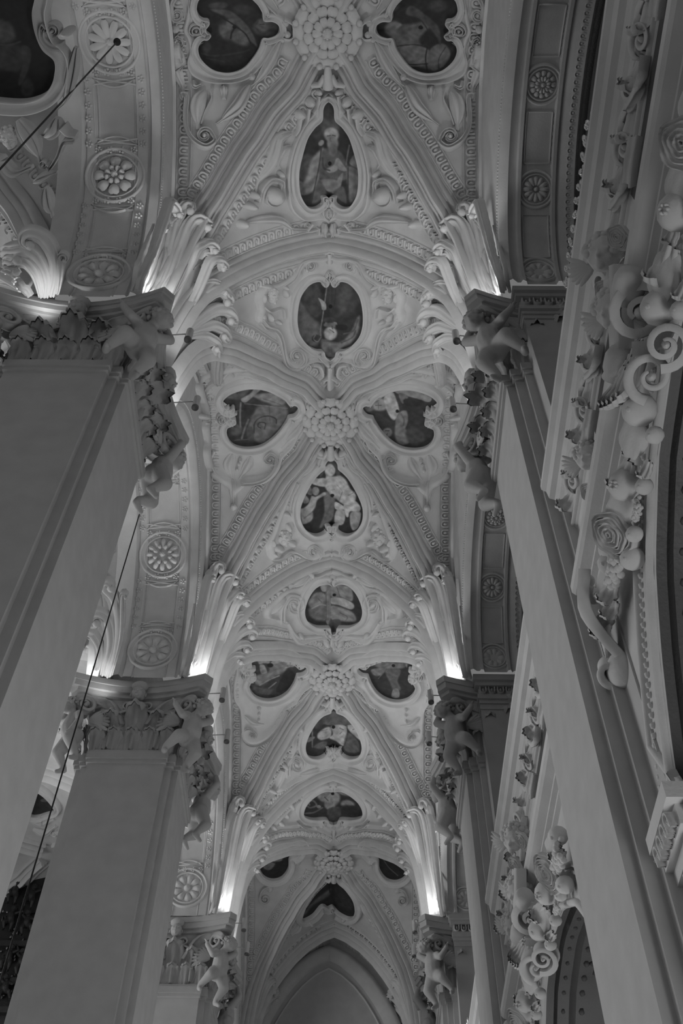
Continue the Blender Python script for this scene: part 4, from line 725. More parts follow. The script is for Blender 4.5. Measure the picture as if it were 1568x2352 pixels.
M('painting of a seated figure in pale drapery, left of the third boss', (510, 1470), 5.807, in3, out3, (660, 460), or3, 36,
  [('p', [(470, 240), (600, 210), (760, 230), (840, 280), (700, 320), (560, 300), (500, 320)], 104, 24), ('p', [(500, 330), (560, 330), (600, 440), (520, 440)], 92, 16), ('p', [(640, 340), (850, 280), (850, 400), (700, 480), (520, 600), (430, 560), (460, 470), (620, 420)], 80, 40), ('e', 930, 300, 72, 54, -10, 98, .5), ('l', [(910, 300), (950, 305)], 7, 50), ('l', [(850, 360), (900, 350)], 9, 110), ('p', [(850, 400), (960, 430), (940, 560), (860, 660), (720, 690), (760, 560)], 20, 30), ('l', [(500, 600), (640, 520), (760, 470)], 10, 100), ('l', [(620, 640), (720, 560)], 9, 96), ('e', 640, 330, 40, 30, 0, 14, .5), ('l', [(560, 190), (680, 230), (640, 290)], 12, 30), ('e', 1050, 360, 50, 34, 0, 58, .5), ('p', [(400, 600), (520, 640), (680, 660), (600, 730), (450, 700)], 52, 30)], fw=16)
M('painting of a bending figure over a pale pedestal, right of the third boss', (510, 1470), 5.807, in3, out3, (660, 460), or3, 28,
  [('p', [(430, 240), (560, 200), (760, 190), (960, 240), (900, 330), (700, 370), (500, 340)], 70, 36), ('e', 950, 290, 60, 40, 10, 88, .6), ('p', [(560, 380), (760, 380), (700, 560), (650, 660), (560, 640), (600, 520)], 60, 30), ('p', [(590, 640), (660, 640), (680, 740), (580, 740)], 84, 14), ('p', [(760, 350), (950, 380), (900, 460), (800, 440)], 72, 24), ('e', 650, 320, 24, 20, 0, 10, .3), ('l', [(520, 200), (500, 340)], 10, 50), ('l', [(480, 200), (470, 340)], 7, 90), ('l', [(800, 430), (860, 500)], 7, 66)], flip=True, fw=16)
M('painting of a bald bearded head tipped back beside a thin staff, third bay', (590, 1600), 4.356,
  [(768, 85), (730, 105), (720, 135), (640, 170), (560, 250), (500, 350), (465, 450), (470, 530), (510, 580), (590, 592), (660, 565), (690, 520), (680, 495), (710, 490), (735, 520), (765, 530)],
  [(768, 30), (690, 60), (600, 150), (500, 240), (430, 330), (400, 450), (330, 560), (260, 700), (220, 820), (130, 920), (210, 950), (300, 880), (450, 810), (560, 750), (680, 700), (768, 690)], (768, 380),
  [('scroll', [(280, 780), (290, 650), (360, 570)], 375, 665, 84, -100, 1, 54), ('blob', [(420, 310, 30, 30, 1.5), (265, 690, 26, 34, 1.5), (140, 935, 26, 26, 1.6), (760, 70, 32, 26, 1.6)]), ('leaf', [(420, 770), (520, 740), (620, 710), (720, 680)], 60, 24, 1.4), ('leaf', [(330, 560), (360, 470), (400, 380)], 50, 20, 1.2), ('tube', [(230, 720), (190, 850), (150, 920)], 50, 24, 1.4), ('rings', 768, 580, 44, 'c'), ('blob', [(768, 590, 66, 50, 1.1)], 'c')],
  28, [('p', [(700, 180), (760, 140), (900, 170), (1000, 260), (860, 280), (660, 270)], 60, 20), ('p', [(600, 400), (620, 350), (700, 300), (740, 320), (730, 400), (640, 430)], 108, 18), ('p', [(740, 290), (880, 285), (905, 360), (890, 450), (860, 490), (790, 440), (720, 410), (760, 370)], 112, 18), ('p', [(900, 285), (1000, 290), (1040, 400), (1040, 440), (980, 390), (920, 330)], 112, 14), ('p', [(905, 360), (1000, 420), (1030, 540), (940, 560), (870, 510)], 56, 20), ('l', [(905, 290), (905, 400), (870, 500)], 6, 36), ('l', [(550, 250), (550, 500)], 9, 84), ('p', [(480, 420), (560, 395), (575, 410), (520, 450), (480, 450)], 84, 12), ('p', [(560, 500), (640, 450), (700, 450), (660, 520)], 62, 20), ('e', 765, 300, 20, 18, 0, 8, .3), ('l', [(830, 310), (870, 330)], 5, 60), ('l', [(850, 350), (830, 370)], 5, 60), ('p', [(570, 240), (680, 160), (720, 180), (650, 280), (600, 330)], 48, 40), ('l', [(960, 330), (990, 320), (1020, 380)], 5, 60), ('l', [(640, 340), (700, 325)], 5, 70)], mirror=768, fw=17)
# --- fourth bay
M('flat oval painting of a group with a curled serpent, farthest bay above the low rib', (560, 1790), 3.733,
  [(766, 60), (740, 82), (680, 80), (600, 120), (530, 180), (495, 250), (505, 298), (580, 322), (700, 318), (722, 350), (766, 362)],
  [(766, 20), (660, 45), (560, 100), (480, 160), (420, 200), (330, 280), (215, 400), (330, 385), (430, 370), (500, 410), (640, 430), (740, 480), (766, 495)], (766, 220),
  [('scroll', [(560, 400), (500, 390), (440, 350)], 470, 380, 20, 0, 1, 16), ('blob', [(230, 400, 26, 26, 1.7), (300, 370, 26, 26, 1.6), (350, 300, 24, 30, 1.4), (400, 230, 20, 34, 1.3), (650, 380, 24, 20, 1.4), (600, 400, 20, 18, 1.4)]), ('tube', [(766, 380), (768, 430), (770, 480)], 40, 34, 1.8, 'c')],
  30, [('e', 690, 140, 60, 50, 0, 88, .5), ('e', 770, 160, 56, 60, 0, 96, .5), ('e', 735, 220, 50, 40, 30, 92, .5), ('p', [(720, 250), (830, 240), (810, 350), (730, 350)], 52, 16), ('l', [(520, 200), (560, 240), (620, 220), (590, 180), (550, 195), (560, 215)], 10, 80), ('l', [(520, 290), (600, 280), (670, 240)], 8, 76), ('e', 640, 232, 20, 14, 0, 84, .4), ('e', 890, 210, 60, 36, 10, 86, .5), ('l', [(840, 240), (960, 280)], 9, 88), ('p', [(800, 90), (900, 90), (940, 140), (840, 130)], 80, 16), ('e', 760, 120, 16, 12, 0, 8, .4), ('e', 920, 260, 90, 40, 10, 26, .6), ('l', [(690, 150), (720, 180)], 6, 44)], mirror=766, fw=15)
in4 = [(480, 548), (400, 565), (300, 580), (200, 625), (180, 660), (145, 700), (135, 750), (170, 815), (240, 845), (320, 825), (375, 750), (385, 660), (450, 630), (485, 580)]
M('dark painting with pale folded cloth, left of the farthest boss', (560, 1790), 3.733, in4, None, (270, 700), [('scroll', [(230, 900), (170, 930), (140, 990)], 180, 1020, 42, 180, -1, 26), ('blob', [(220, 930, 30, 34, 1.4), (460, 690, 30, 30, 1.2)])], 22,
  [('p', [(200, 640), (330, 650), (310, 700), (220, 690)], 76, 14), ('p', [(160, 700), (270, 700), (230, 770), (170, 760)], 74, 18), ('p', [(300, 600), (440, 570), (470, 600), (380, 650), (300, 640)], 52, 20), ('l', [(200, 690), (290, 720)], 6, 20)], fw=15)
M('dark painting with a spear and crumpled white cloth, right of the farthest boss', (560, 1790), 3.733, in4, None, (270, 700), [('scroll', [(230, 900), (170, 930), (140, 990)], 180, 1020, 42, 180, -1, 26), ('blob', [(220, 930, 30, 34, 1.4), (460, 690, 30, 30, 1.2)])], 20,
  [('p', [(200, 620), (330, 590), (360, 640), (300, 680), (200, 680)], 90, 14), ('l', [(350, 660), (300, 740), (220, 810)], 6, 60), ('l', [(250, 600), (280, 670)], 5, 40), ('p', [(380, 570), (460, 560), (440, 600)], 64, 14)], flip=True, fw=15)
M('dark three-lobed painting of a lone haloed figure, above the blind end arch', (560, 1790), 3.733,
  [(745, 768), (700, 800), (680, 860), (600, 940), (520, 1060), (478, 1170), (500, 1190), (580, 1150), (650, 1070), (690, 1065), (715, 1082), (760, 1068), (820, 1130), (900, 1170), (950, 1160), (970, 1100), (950, 1010), (880, 920), (815, 860), (800, 800)], None, (730, 960),
  [('blob', [(560, 1230, 24, 24, 1.4), (860, 1190, 24, 24, 1.3)]), ('leaf', [(480, 1230), (440, 1290), (400, 1330)], 50, 20, 1.3), ('leaf', [(1000, 1020), (1050, 1120), (1080, 1230)], 70, 20, 1.2)], 22,
  [('e', 760, 850, 40, 44, 0, 60, .4), ('e', 762, 855, 28, 32, 0, 84, .4), ('p', [(500, 1150), (600, 1040), (700, 960), (740, 930), (720, 1000), (600, 1070), (520, 1160)], 60, 24), ('p', [(780, 920), (880, 960), (940, 1100), (800, 1080)], 30, 40), ('l', [(725, 880), (735, 965)], 7, 6)], fw=15)
# --- nave picture, upper left corner
M('large dark painting in a scalloped frame at the top left corner', (0, 0), 4.2,
  [(-300, -250), (0, -300), (250, -250), (370, -100), (345, 100), (370, 280), (440, 450), (555, 560), (555, 700), (520, 800), (450, 880), (330, 930), (200, 945), (0, 930), (-200, 900), (-350, 700), (-400, 300), (-380, 0)], None, (0, 350),
  [('scroll', [(620, 430), (520, 420), (440, 340), (440, 230)], 530, 280, 70, 180, 1, 60), ('blob', [(660, 300, 60, 40, 1.5)]), ('leaf', [(740, 450), (700, 700), (640, 950), (540, 1050)], 90, 30, 1.4), ('leaf', [(560, 1130), (540, 1230), (440, 1300), (400, 1290)], 130, 30, 1.6), ('leaf', [(180, 1150), (320, 1350), (400, 1560)], 150, 40, 1.5), ('scroll', [(740, 1320), (640, 1340), (580, 1480), (500, 1600)], 440, 1560, 40, 0, 1, 40), ('tube', [(620, 1200), (680, 1270), (750, 1290)], 60, 40, 1.4), ('leaf', [(0, 1480), (150, 1650), (320, 1600)], 70, 30, 1.4), ('leaf', [(340, 1740), (450, 1690), (560, 1650)], 60, 20, 1.3), ('leaf', [(450, 1800), (480, 1950), (510, 2080)], 80, 20, 1.6), ('head', 100, 1330, 90)],
  16, [('p', [(0, 180), (120, 250), (140, 380), (0, 420), (-200, 400), (-150, 200)], 44, 60), ('p', [(0, 440), (200, 440), (240, 600), (160, 690), (0, 660), (-200, 600)], 32, 50), ('p', [(210, 440), (300, 480), (280, 660), (200, 820), (180, 780), (220, 620)], 36, 24), ('e', 270, 850, 60, 90, 0, 34, .6), ('l', [(0, 430), (100, 430), (200, 400)], 12, 40), ('p', [(0, 700), (120, 700), (60, 780), (0, 800)], 8, 30)], side='nave', fw=34, h=.014)
M('small dark picture glimpsed between the first and second left pillars', (0, 1650), 2.613, [(215, 425), (260, 440), (310, 488), (338, 540), (290, 556), (220, 575), (178, 562), (188, 500)], None, (250, 510), [('leaf', [(180, 600), (250, 620), (330, 600)], 50, 20, 1.3), ('leaf', [(200, 660), (270, 680), (340, 640)], 50, 20, 1.3)], 24, [('e', 270, 490, 26, 10, 0, 60, .5)], side='nave', fw=12)
# ---- bosses
def petal_grid(c, dr, tn, up, L, Wd, H, nu=7, nv=7, droop=.3):
    u = np.linspace(0, 1, nu); v = np.linspace(-1, 1, nv); U_, V_ = np.meshgrid(u, v, indexing='ij'); wd = Wd*np.interp(U_, [0, .4, .8, 1], [.35, .85, 1.0, .55]); hh = H*(np.sin(U_*math.pi*.85)+.12*np.cos(V_*7.8))*(1-.75*V_**2)-H*droop*U_**4
    return c+dr*(U_*L)[..., None]+tn*(V_*wd)[..., None]+up*hh[..., None]
def rosette(t, c, e1, e2, up, R_, rings, disc=None, cname='bud', mat=None, pn='petal'):
    mat = mat or MS
    for n, r0, r1, wf, h0, hh, ph in rings:
        for k in range(n):
            a = 2*math.pi*(k+ph)/n; dr = e1*math.cos(a)+e2*math.sin(a); tn = -e1*math.sin(a)+e2*math.cos(a); mb = MB()
            mb.grid(petal_grid(c+dr*r0*R_+up*h0*R_, dr, tn, up, (r1-r0)*R_, math.pi*(r0*.35+r1*.65)/n*R_*wf*1.12, hh*R_)); mb.build(pn, mat, t)
    mb = MB(); mb.ell(c+up*rings[-1][4]*R_, np.array([e1, e2, up*1.2])*R_*.16, 7, 12)
    for k in range(8): a = k*math.pi/4; mb.ell(c+up*(rings[-1][4]+.1)*R_+(e1*math.cos(a)+e2*math.sin(a))*R_*.12, np.array([e1, e2, up])*R_*.05, 4, 6)
    mb.build(cname, mat, t)
ex, ey, dn = np.array([1., 0, 0]), np.array([0, 1., 0]), np.array([0, 0, -1.])
for b in range(4):
    c = np.array([0, BC[b], 1.366]); t = thing('ceiling_boss', ['openwork rosette boss at the top edge, crossing of the nearest ribs', 'rosette boss between the two side paintings of the second bay', 'rosette boss between the two side paintings of the third bay', 'farthest and lowest rosette boss of the vault'][b], 'boss', tuple(c), 'rosette bosses of the vault')
    mb = MB(); a = np.linspace(0, 2*math.pi, 33)[:-1]; rows = [[c+np.array([math.cos(q)*r, math.sin(q)*r, 0])+dn*h for q in a] for r, h in ((.030, -.01), (.031, .004), (.024, .006), (.016, .008), (.010, .010), (.0, .012))]; mb.grid(np.array(rows), False, True); mb.build('disc', MS, t)
    rosette(t, c, ex, ey, dn, .040, [(12, .60, 1.06, 1.0, .20, .13, 0), (12, .38, .74, .95, .32, .12, .5), (10, .16, .46, .95, .44, .10, 0)])
    for k in range(12):
        q = 2*math.pi*(k+.5)/12; mb = MB(); mb.ell(c+np.array([math.cos(q), math.sin(q), 0])*.040+dn*.012, [.0042, .0042, .0035], 5, 7); mb.build('pearl', MS, t)
    mb = MB(); sweep(mb, [c+ey*.040+dn*.010, c+ey*.052+dn*.014, c+ey*.064+dn*.008], dn, np.array([.004, .006, .007]), .006, HALF)
    for s in (-1, 1): sweep(mb, [c+ey*.050+ex*s*.004+dn*.008, c+ey*.060+ex*s*.010+dn*.010, c+ey*.062+ex*s*.018+dn*.004], dn, .0035, .006, HALF)
    mb.build('pendant_leaf', MS, t)
# ---- rosettes and panels of the arcade soffits (left)
def arc_frame(side, b, s, x): P_, N_ = sof(side, b, np.array([s]), x); return P_[0], N_[0]
def band_line(mb, side, b, pts, w_, h_, prof=HALF, closed=False):
    p = np.array(pts); P_, N_ = sof(side, b, p[:, 0], p[:, 1]); sweep(mb, P_, N_, w_, h_, prof, closed=closed)
XL0, XL1 = -.203, -.277; XM = (XL0+XL1)/2
def florets(mb, side, b, s0, s1, x0, x1, step, r):
    L = math.hypot(s1-s0, x1-x0); n = max(2, int(L/step))
    for i in range(n):
        f = (i+.5)/n; s = s0+(s1-s0)*f; x = x0+(x1-x0)*f; P_, N_ = arc_frame(side, b, s, x); t_ = nrm(arc_frame(side, b, s+.002, x)[0]-P_)
        for k in range(5): a = k*2*math.pi/5; mb.ell(P_+(ex*math.cos(a)+t_*math.sin(a))*r*.62+N_*.001, np.array([ex*r*.40, t_*r*.40, N_*.0030]), 4, 6)
        mb.ell(P_+N_*.001, np.array([ex*r*.3, t_*r*.3, N_*.003]), 4, 6)
        for sg in (-1, 1):
            q = arc_frame(side, b, s+(s1-s0)/n*.5*sg*.85, x+(x1-x0)/n*.5*sg*.85)[0]; dd = t_ if abs(s1-s0) > abs(x1-x0) else ex; od = ex if abs(s1-s0) > abs(x1-x0) else t_; mb.ell(q, np.array([dd*r*.16, od*r*.9, N_*.002]), 4, 6)
RS = [-.30, -.15, 0., .15, .30]; 
rosl = {0: {4: None, 3: 'eight-petalled coffer rosette with a ringed centre, above the nearest left pillar', 2: 'broad daisy-like coffer rosette at the top left where the dark cable ends'}, 1: {4: None, 3: 'coffer rosette with a honeycomb centre and knobbed petals, between first and second left pillars', 2: 'coffer rosette half hidden behind the nearest left capital'}, 2: {3: 'coffer rosette in the third arch soffit on the left', 4: None}}
SHIFT = -.012
for b in range(4):
    for k, s in enumerate(RS):
        if b in (0, 1, 2) and k < 1: continue
        s = s+SHIFT if b < 3 else s; R_ = .0335; mb = MB(); n = 36; a = np.linspace(0, 2*math.pi, n+1)[:-1]
        for r, w_, h_ in ((R_, .0022, .004), (R_*.80, .0016, .003)):
            band_line(mb, 'L', b, [(s+r*math.sin(q), XM+r*math.cos(q)) for q in a], w_, h_, HALF, True)
        for q in np.linspace(0, 2*math.pi, 52)[:-1]: P_, N_ = arc_frame('L', b, s+R_*.73*math.sin(q), XM+R_*.73*math.cos(q)); mb.ell(P_, [.0009]*3, 4, 5)
        mb.build('rosette_ring', MS, WL)
        P_, N_ = arc_frame('L', b, s, XM); t_ = nrm(arc_frame('L', b, s+.002, XM)[0]-P_)
        if b in rosl and k in rosl[b] and rosl[b][k]:
            t = thing('coffer_rosette', rosl[b][k], 'rosette', tuple(P_), 'rosettes of the left arch soffits')
            if k == 2: rings = [(11, .10, 1.0, .85, .08, .16, 0)]
            elif b == 0: rings = [(8, .40, 1.0, .80, .08, .2, 0), (8, .2, .5, .75, .2, .18, .5)]
            else: rings = [(12, .42, 1.0, .62, .10, .22, 0), (8, .34, .62, .5, .2, .2, .5)]
            rosette(t, P_+N_*.0015, ex, t_, N_, R_*.70, rings, cname='centre')
        else:
            mb = MB(); 
            for j in range(9):
                q = j*2*math.pi/9; dr = ex*math.cos(q)+t_*math.sin(q); tn = -ex*math.sin(q)+t_*math.cos(q); mb.grid(petal_grid(P_+dr*.008, dr, tn, N_, .016, .006, .005))
            mb.ell(P_, np.array([ex*.006, t_*.006, N_*.006]), 6, 9); mb.build('shell_ornament', MS, WL)
    for k in range(len(RS)-1):           # panels between the rosettes
        if b < 3 and k < 1: continue
        s0, s1 = RS[k]+SHIFT, RS[k+1]+SHIFT; a0, a1 = s0+.038, s1-.038; x0, x1 = XL0-.0125, XL1+.0125; mb = MB(); q = np.linspace(-1, 1, 9)
        bow = lambda s_, sg: [(s_+sg*.010*(1-u*u), XM+u*(x0-XM)) for u in q]
        loop = bow(a0, 1)+[(a0+(a1-a0)*f, x1) for f in np.linspace(.1, .9, 8)]+bow(a1, -1)[::-1]+[(a1+(a0-a1)*f, x0) for f in np.linspace(.1, .9, 8)]
        band_line(mb, 'L', b, loop, .0012, .0028, HALF, True); PP, NN = sof('L', b, np.array([u[0] for u in loop]), np.array([u[1] for u in loop])); mb.build('panel_moulding', MS, WL)
        m2 = MB(); beads(m2, np.concatenate([PP, PP[:1]]), np.concatenate([NN, NN[:1]]), .0009, .0026, 3, 5)
        for x in (XL0-.006, XL1+.006): florets(m2, 'L', b, s0+.032, s1-.032, x, x, .0125, .0049)
        for s_, sg in ((a0-.006, 1), (a1+.006, -1)): florets(m2, 'L', b, s_, s_, XL0-.010, XL1+.010, .0125, .0049)
        m2.build('floret_border', MS, WL, kind='stuff')
    # small bead lines on the wall beside the egg band
for sx in (-1, 1):
    for b in range(4):
        mb = MB(); dy = np.linspace(-.19, .19, 120); A_ = AL if sx < 0 else AR; hs = AHS if sx < 0 else BHS; dd = dy*hs/.19*.999; P_ = np.stack([np.full_like(dy, sx*XW), BC[b]+dd, A_(dd)+.012], -1); beads(mb, P_, np.tile([-sx*1., 0, 0], (120, 1)), .0012, .0036, 4, 5); mb.build('bead_string', MS, WL if sx < 0 else WR, kind='stuff')
        m2 = MB(); dy = np.linspace(-.222, .222, 90); zz = G(dy, XW)-.012; P_ = np.stack([np.full_like(dy, sx*XW), BC[b]+dy, np.maximum(zz, 1.005)], -1); sweep(m2, P_, np.array([-sx*1., 0, 0]), .0018, .004, HALF, caps=False); m2.build('wall_rib_line', MS, WL if sx < 0 else WR)
# right side soffit rosettes
XR0, XR1 = .2065, .2475; XRM = .227
rr = {(0, 1): None, (0, 2): 'dahlia coffer rosette of the right side arch, higher of the two by the cornice', (0, 3): 'small daisy coffer rosette of the right side arch, just under the dahlia one', (1, 2): 'coffer rosette half hidden by the nearest right pier shaft', (1, 3): 'daisy coffer rosette with ringed centre left of the nearest right pier shaft'}
for b in range(4):
    for k, s in enumerate((-.21, -.105, .0, .105, .21)):
        if k < 1: continue
        s += .006 if k < 4 else 0; R_ = .0195; mb = MB(); a = np.linspace(0, 2*math.pi, 29)[:-1]; band_line(mb, 'R', b, [(s+R_*math.sin(q), XRM+R_*math.cos(q)) for q in a], .0016, .003, HALF, True); band_line(mb, 'R', b, [(s+R_*.8*math.sin(q), XRM+R_*.8*math.cos(q)) for q in a], .001, .002, HALF, True); mb.build('rosette_ring', MS, WR)
        P_, N_ = arc_frame('R', b, s, XRM); t_ = nrm(arc_frame('R', b, s+.002, XRM)[0]-P_); lab = rr.get((b, k))
        if lab:
            t = thing('coffer_rosette', lab, 'rosette', tuple(P_), 'rosettes of the right arch soffits'); rosette(t, P_+N_*.001, ex, t_, N_, R_*.68, [(12, .5, 1., .8, .05, .2, 0), (12, .25, .62, .8, .2, .2, .5)] if k == 2 else [(12, .3, 1., .85, .08, .18, 0)], cname='centre')
        else:
            mb = MB()
            for j in range(9): q = j*2*math.pi/9; dr = ex*math.cos(q)+t_*math.sin(q); tn = -ex*math.sin(q)+t_*math.cos(q); mb.grid(petal_grid(P_+dr*.005, dr, tn, N_, .010, .004, .003))
            mb.build('shell_ornament', MS, WR)
        if k < 4:
            s0, s1 = s+.023, s+.105-.023; mb = MB(); x0, x1 = XR0+.007, XR1-.007; loop = [(s0+.004, x0), (s1-.004, x0), (s1-.004, x1), (s0+.004, x1)]; lp = cr(loop, 4, True); full = []
            for i in range(4):
                A0, A1 = np.array(loop[i]), np.array(loop[(i+1) % 4]); full += [tuple(A0+(A1-A0)*f) for f in np.linspace(0, .9, 8)]
            band_line(mb, 'R', b, full, .0008, .002, HALF, True); mb.build('panel_moulding', MS, WR); m2 = MB(); 
            for x in (XR0+.003, XR1-.003): ss = np.linspace(s0, s1, 20); P2, N2 = sof('R', b, ss, np.full(20, x)); eggs(m2, P2, N2, .006, .0072, .0016)
            m2.build('egg_moulding', MS, WR, kind='stuff')
    m2 = MB(); ss = np.linspace(-.22, .22, 90); P2, N2 = sof('R', b, ss, np.full(90, .2605)); eggs(m2, P2+N2*.006, N2, .007, .0075, .002); m2.build('egg_moulding', MS, WR, kind='stuff')
# ================================================================== LIT ACANTHUS SPRAYS ON THE PIER TOPS
def frond(mb, pts, w0, r, lift=.011, orig=(400, 1100), sc=2.09, turn=235, side='aisle'):
    v = np.array(pts, float)/sc; d = nrm(v[-1]-v[-2]); hk = 1 if d[0] > -.75 else -1; rt_ = np.array([-d[1], d[0]])*hk; ro = w0/sc*.52; c_ = v[-1]+rt_*ro
    arc = [c_-rt_*ro*math.cos(a)*f+d*ro*math.sin(a)*f for a, f in zip(np.radians(np.linspace(28, turn, 8)), np.linspace(1, .62, 8))]
    p = cr(np.concatenate([v, arc])+np.array(orig), 34); Q, N = hit(p[:, 0], p[:, 1], side); n = len(p); t = np.linspace(0, 1, n)
    Nm = nrm(N.mean(0)*.6+N*.4); Q = Q+Nm*(lift*(.25+1.1*t**1.3))[:, None]
    for _ in range(2): Q[1:-1] = (Q[:-2]+Q[1:-1]*2+Q[2:])/4
    s = pxs(Q[8:9])[0]; w = w0/sc*s/2*np.interp(t, [0, .3, .6, .72, .9, 1], [.45, .8, 1.0, .95, .75, .5])
    sweep(mb, Q, Nm, w*1.25, .0085*np.interp(t, [0, .5, 1], [.6, .9, 1.1]), LEAF); mb.ell(Q[-1]+Nm[-1]*.004, [w[-1]*1.5]*3, 6, 8)
SPR = [('front', [([(40, 935), (70, 790), (90, 640), (102, 540), (108, 475)], 34), ([(72, 935), (118, 770), (145, 640), (162, 520), (185, 440)], 50), ([(92, 935), (150, 750), (188, 600), (210, 520), (240, 482)], 44), ([(104, 935), (165, 760), (205, 620), (232, 560), (252, 535)], 36), ([(125, 560), (135, 500), (142, 460)], 30)]),
       ('rib', [([(170, 890), (215, 760), (248, 640), (262, 590), (285, 566)], 36), ([(185, 880), (225, 780), (262, 700), (298, 662)], 44), ([(195, 880), (245, 790), (285, 735), (318, 712)], 44), ([(200, 885), (240, 830), (275, 790), (300, 782)], 38), ([(205, 890), (232, 858), (256, 836), (278, 832)], 34), ([(262, 660), (290, 640), (315, 640)], 30), ([(250, 590), (265, 560), (300, 556)], 30)])]
SP = {}
for nm, fr in SPR:
    base = hit(np.array([430.]), np.array([1520.]))[0][0]
    t = thing('acanthus_spray', 'x', 'ornament', tuple(base), 'lit acanthus sprays over the capitals'); SP[nm] = (t, base)
    for pts, w_ in fr: mb = MB(); frond(mb, pts, w_, .0088 if w_ > 40 else .0072); mb.build('frond', MS, t)
    mb = MB()
    if nm == 'front':
        for x0, x1 in ((30, 96), (52, 120), (62, 130), (82, 160), (98, 190), (112, 215)): strap(mb, np.array([(x0, 940), (x0+(x1-x0)*.45, 790), (x1, 600)])/2.09+np.array([400, 1100]), 6, 3, .004, 'aisle', False)
    else:
        for x0, x1, y1 in ((150, 245, 680), (165, 262, 720), (178, 270, 760)): strap(mb, np.array([(x0, 925), ((x0+x1)/2-4, (925+y1)/2), (x1, y1)])/2.09+np.array([400, 1100]), 6, 3, .005, 'aisle', False)
    mb.build('fluted_stem', MS, t)
pos = {1: 'nearest', 2: 'second', 3: 'third'}
dP = {1: PC[1]-PC[2], 2: 0., 3: PC[3]-PC[2], 4: PC[4]-PC[2]}
for nm in ('front', 'rib'):
    t, base = SP[nm]; what = {'front': 'bright palm-like stucco leaves fanning up against the wall rib', 'rib': 'bright stucco leaves curling in a row along the cross rib'}[nm]
    t['label'] = what+', over the second left capital'
    for k in (1, 3): copy_thing(t, (base[0], base[1]+dP[k], base[2]), what+', over the %s left capital' % pos[k])
    for k in (1, 2, 3): copy_thing(t, (-base[0], base[1]+dP[k], base[2]), what+', over the %s right capital' % pos[k], (-1, 1, 1))
for k, lab in ((4, 'small stucco leaf spray at the foot of the farthest rib on the left'),): copy_thing(SP['rib'][0], (base[0], base[1]+dP[4], base[2]), lab); copy_thing(SP['rib'][0], (-base[0], base[1]+dP[4], base[2]), 'small stucco leaf spray at the foot of the farthest rib on the right', (-1, 1, 1))
NSPR = [('bright stucco leaves at the left edge, on the nave side of the nearest capital', (0, 500), 2.0, [([(240, 350), (262, 260), (262, 170), (225, 80), (175, 45)], 60), ([(215, 355), (225, 260), (190, 160), (140, 120), (105, 118)], 56), ([(200, 355), (185, 250), (150, 185), (115, 172)], 50), ([(150, 350), (110, 290), (50, 262), (0, 262)], 56), ([(110, 345), (60, 315), (0, 300)], 44), ([(270, 340), (285, 260), (300, 150)], 30)]),
        ('bright stucco leaves seen between the two nearest left pillars', (0, 1050), 2.613, [([(650, 1300), (700, 1120), (715, 930), (690, 790), (640, 735)], 70), ([(620, 1290), (665, 1080), (650, 930), (600, 880), (575, 885)], 66), ([(590, 1260), (610, 1120), (575, 1020), (540, 1000)], 60), ([(560, 1260), (560, 1180), (520, 1110)], 50), ([(672, 1290), (730, 1050), (745, 850), (750, 760)], 34)])]
for lab, og, sc_, fr in NSPR:
    b0 = hit(np.array([fr[0][0][0][0]/sc_+og[0]]), np.array([fr[0][0][0][1]/sc_+og[1]]), 'nave')[0][0]; t = thing('acanthus_spray', lab, 'ornament', tuple(b0), 'lit acanthus sprays over the capitals')
    for pts, w_ in fr: mb = MB(); frond(mb, pts, w_, .012, .014, og, sc_, 235, 'nave'); mb.build('frond', MS, t)
    n0 = snormal(b0[None], 'nave')[0]; l0 = b0+n0*.050+np.array([0, 0, .004]); spot('capital_strip', tuple(l0), tuple(b0+np.array([-.02, -.03, .12])), 9, 120, .04)  # extra spot added off the nave vault to brighten these leaves
# ================================================================== SMALL UPLIGHT LAMPS
def lamp(x, y, label):
    sx = 1 if x > 0 else -1; t = thing('uplight_lamp', label, 'lamp', (x, y, .984), 'small uplight lamps on rods'); a = np.linspace(0, 2*math.pi, 17)[:-1]
    rows = [[(x+r*math.cos(q), y+r*math.sin(q), z) for q in a] for r, z in ((.0038, .978), (.0038, 1.000))]; mb = MB().grid(rows, False, True); mb.build('barrel', MWH, t)
    rows = [[(x+r*math.cos(q), y+r*math.sin(q), z) for q in a] for r, z in ((.0001, .9782), (.0029, .9780), (.0032, .9775), (.0039, .9778), (.0040, .980))]; MB().grid(rows, False, True).build('end_cap', MDK, t)
    mb = MB(); sweep(mb, [(x+sx*.004, y, .992), (x+sx*.032, y+.002, .992)], np.array([0, 0, 1.]), .0007, .0007, [(math.cos(q), math.sin(q)) for q in np.linspace(0, 2*math.pi, 9)]); mb.build('rod', MWH, t)
for k, (ya, yb) in enumerate(((.476, .557), (1.006, 1.087), (1.537, 1.606))):
    n = ('nearest', 'second', 'third')[k]
    lamp(-.1385, ya, 'small cylinder uplight in front of the %s left capital' % n); lamp(-.1375, yb, 'small cylinder uplight behind the %s left capital' % n); lamp(.1415, ya, 'small cylinder uplight in front of the %s right capital' % n); lamp(.143, yb, 'small cylinder uplight behind the %s right capital' % n)
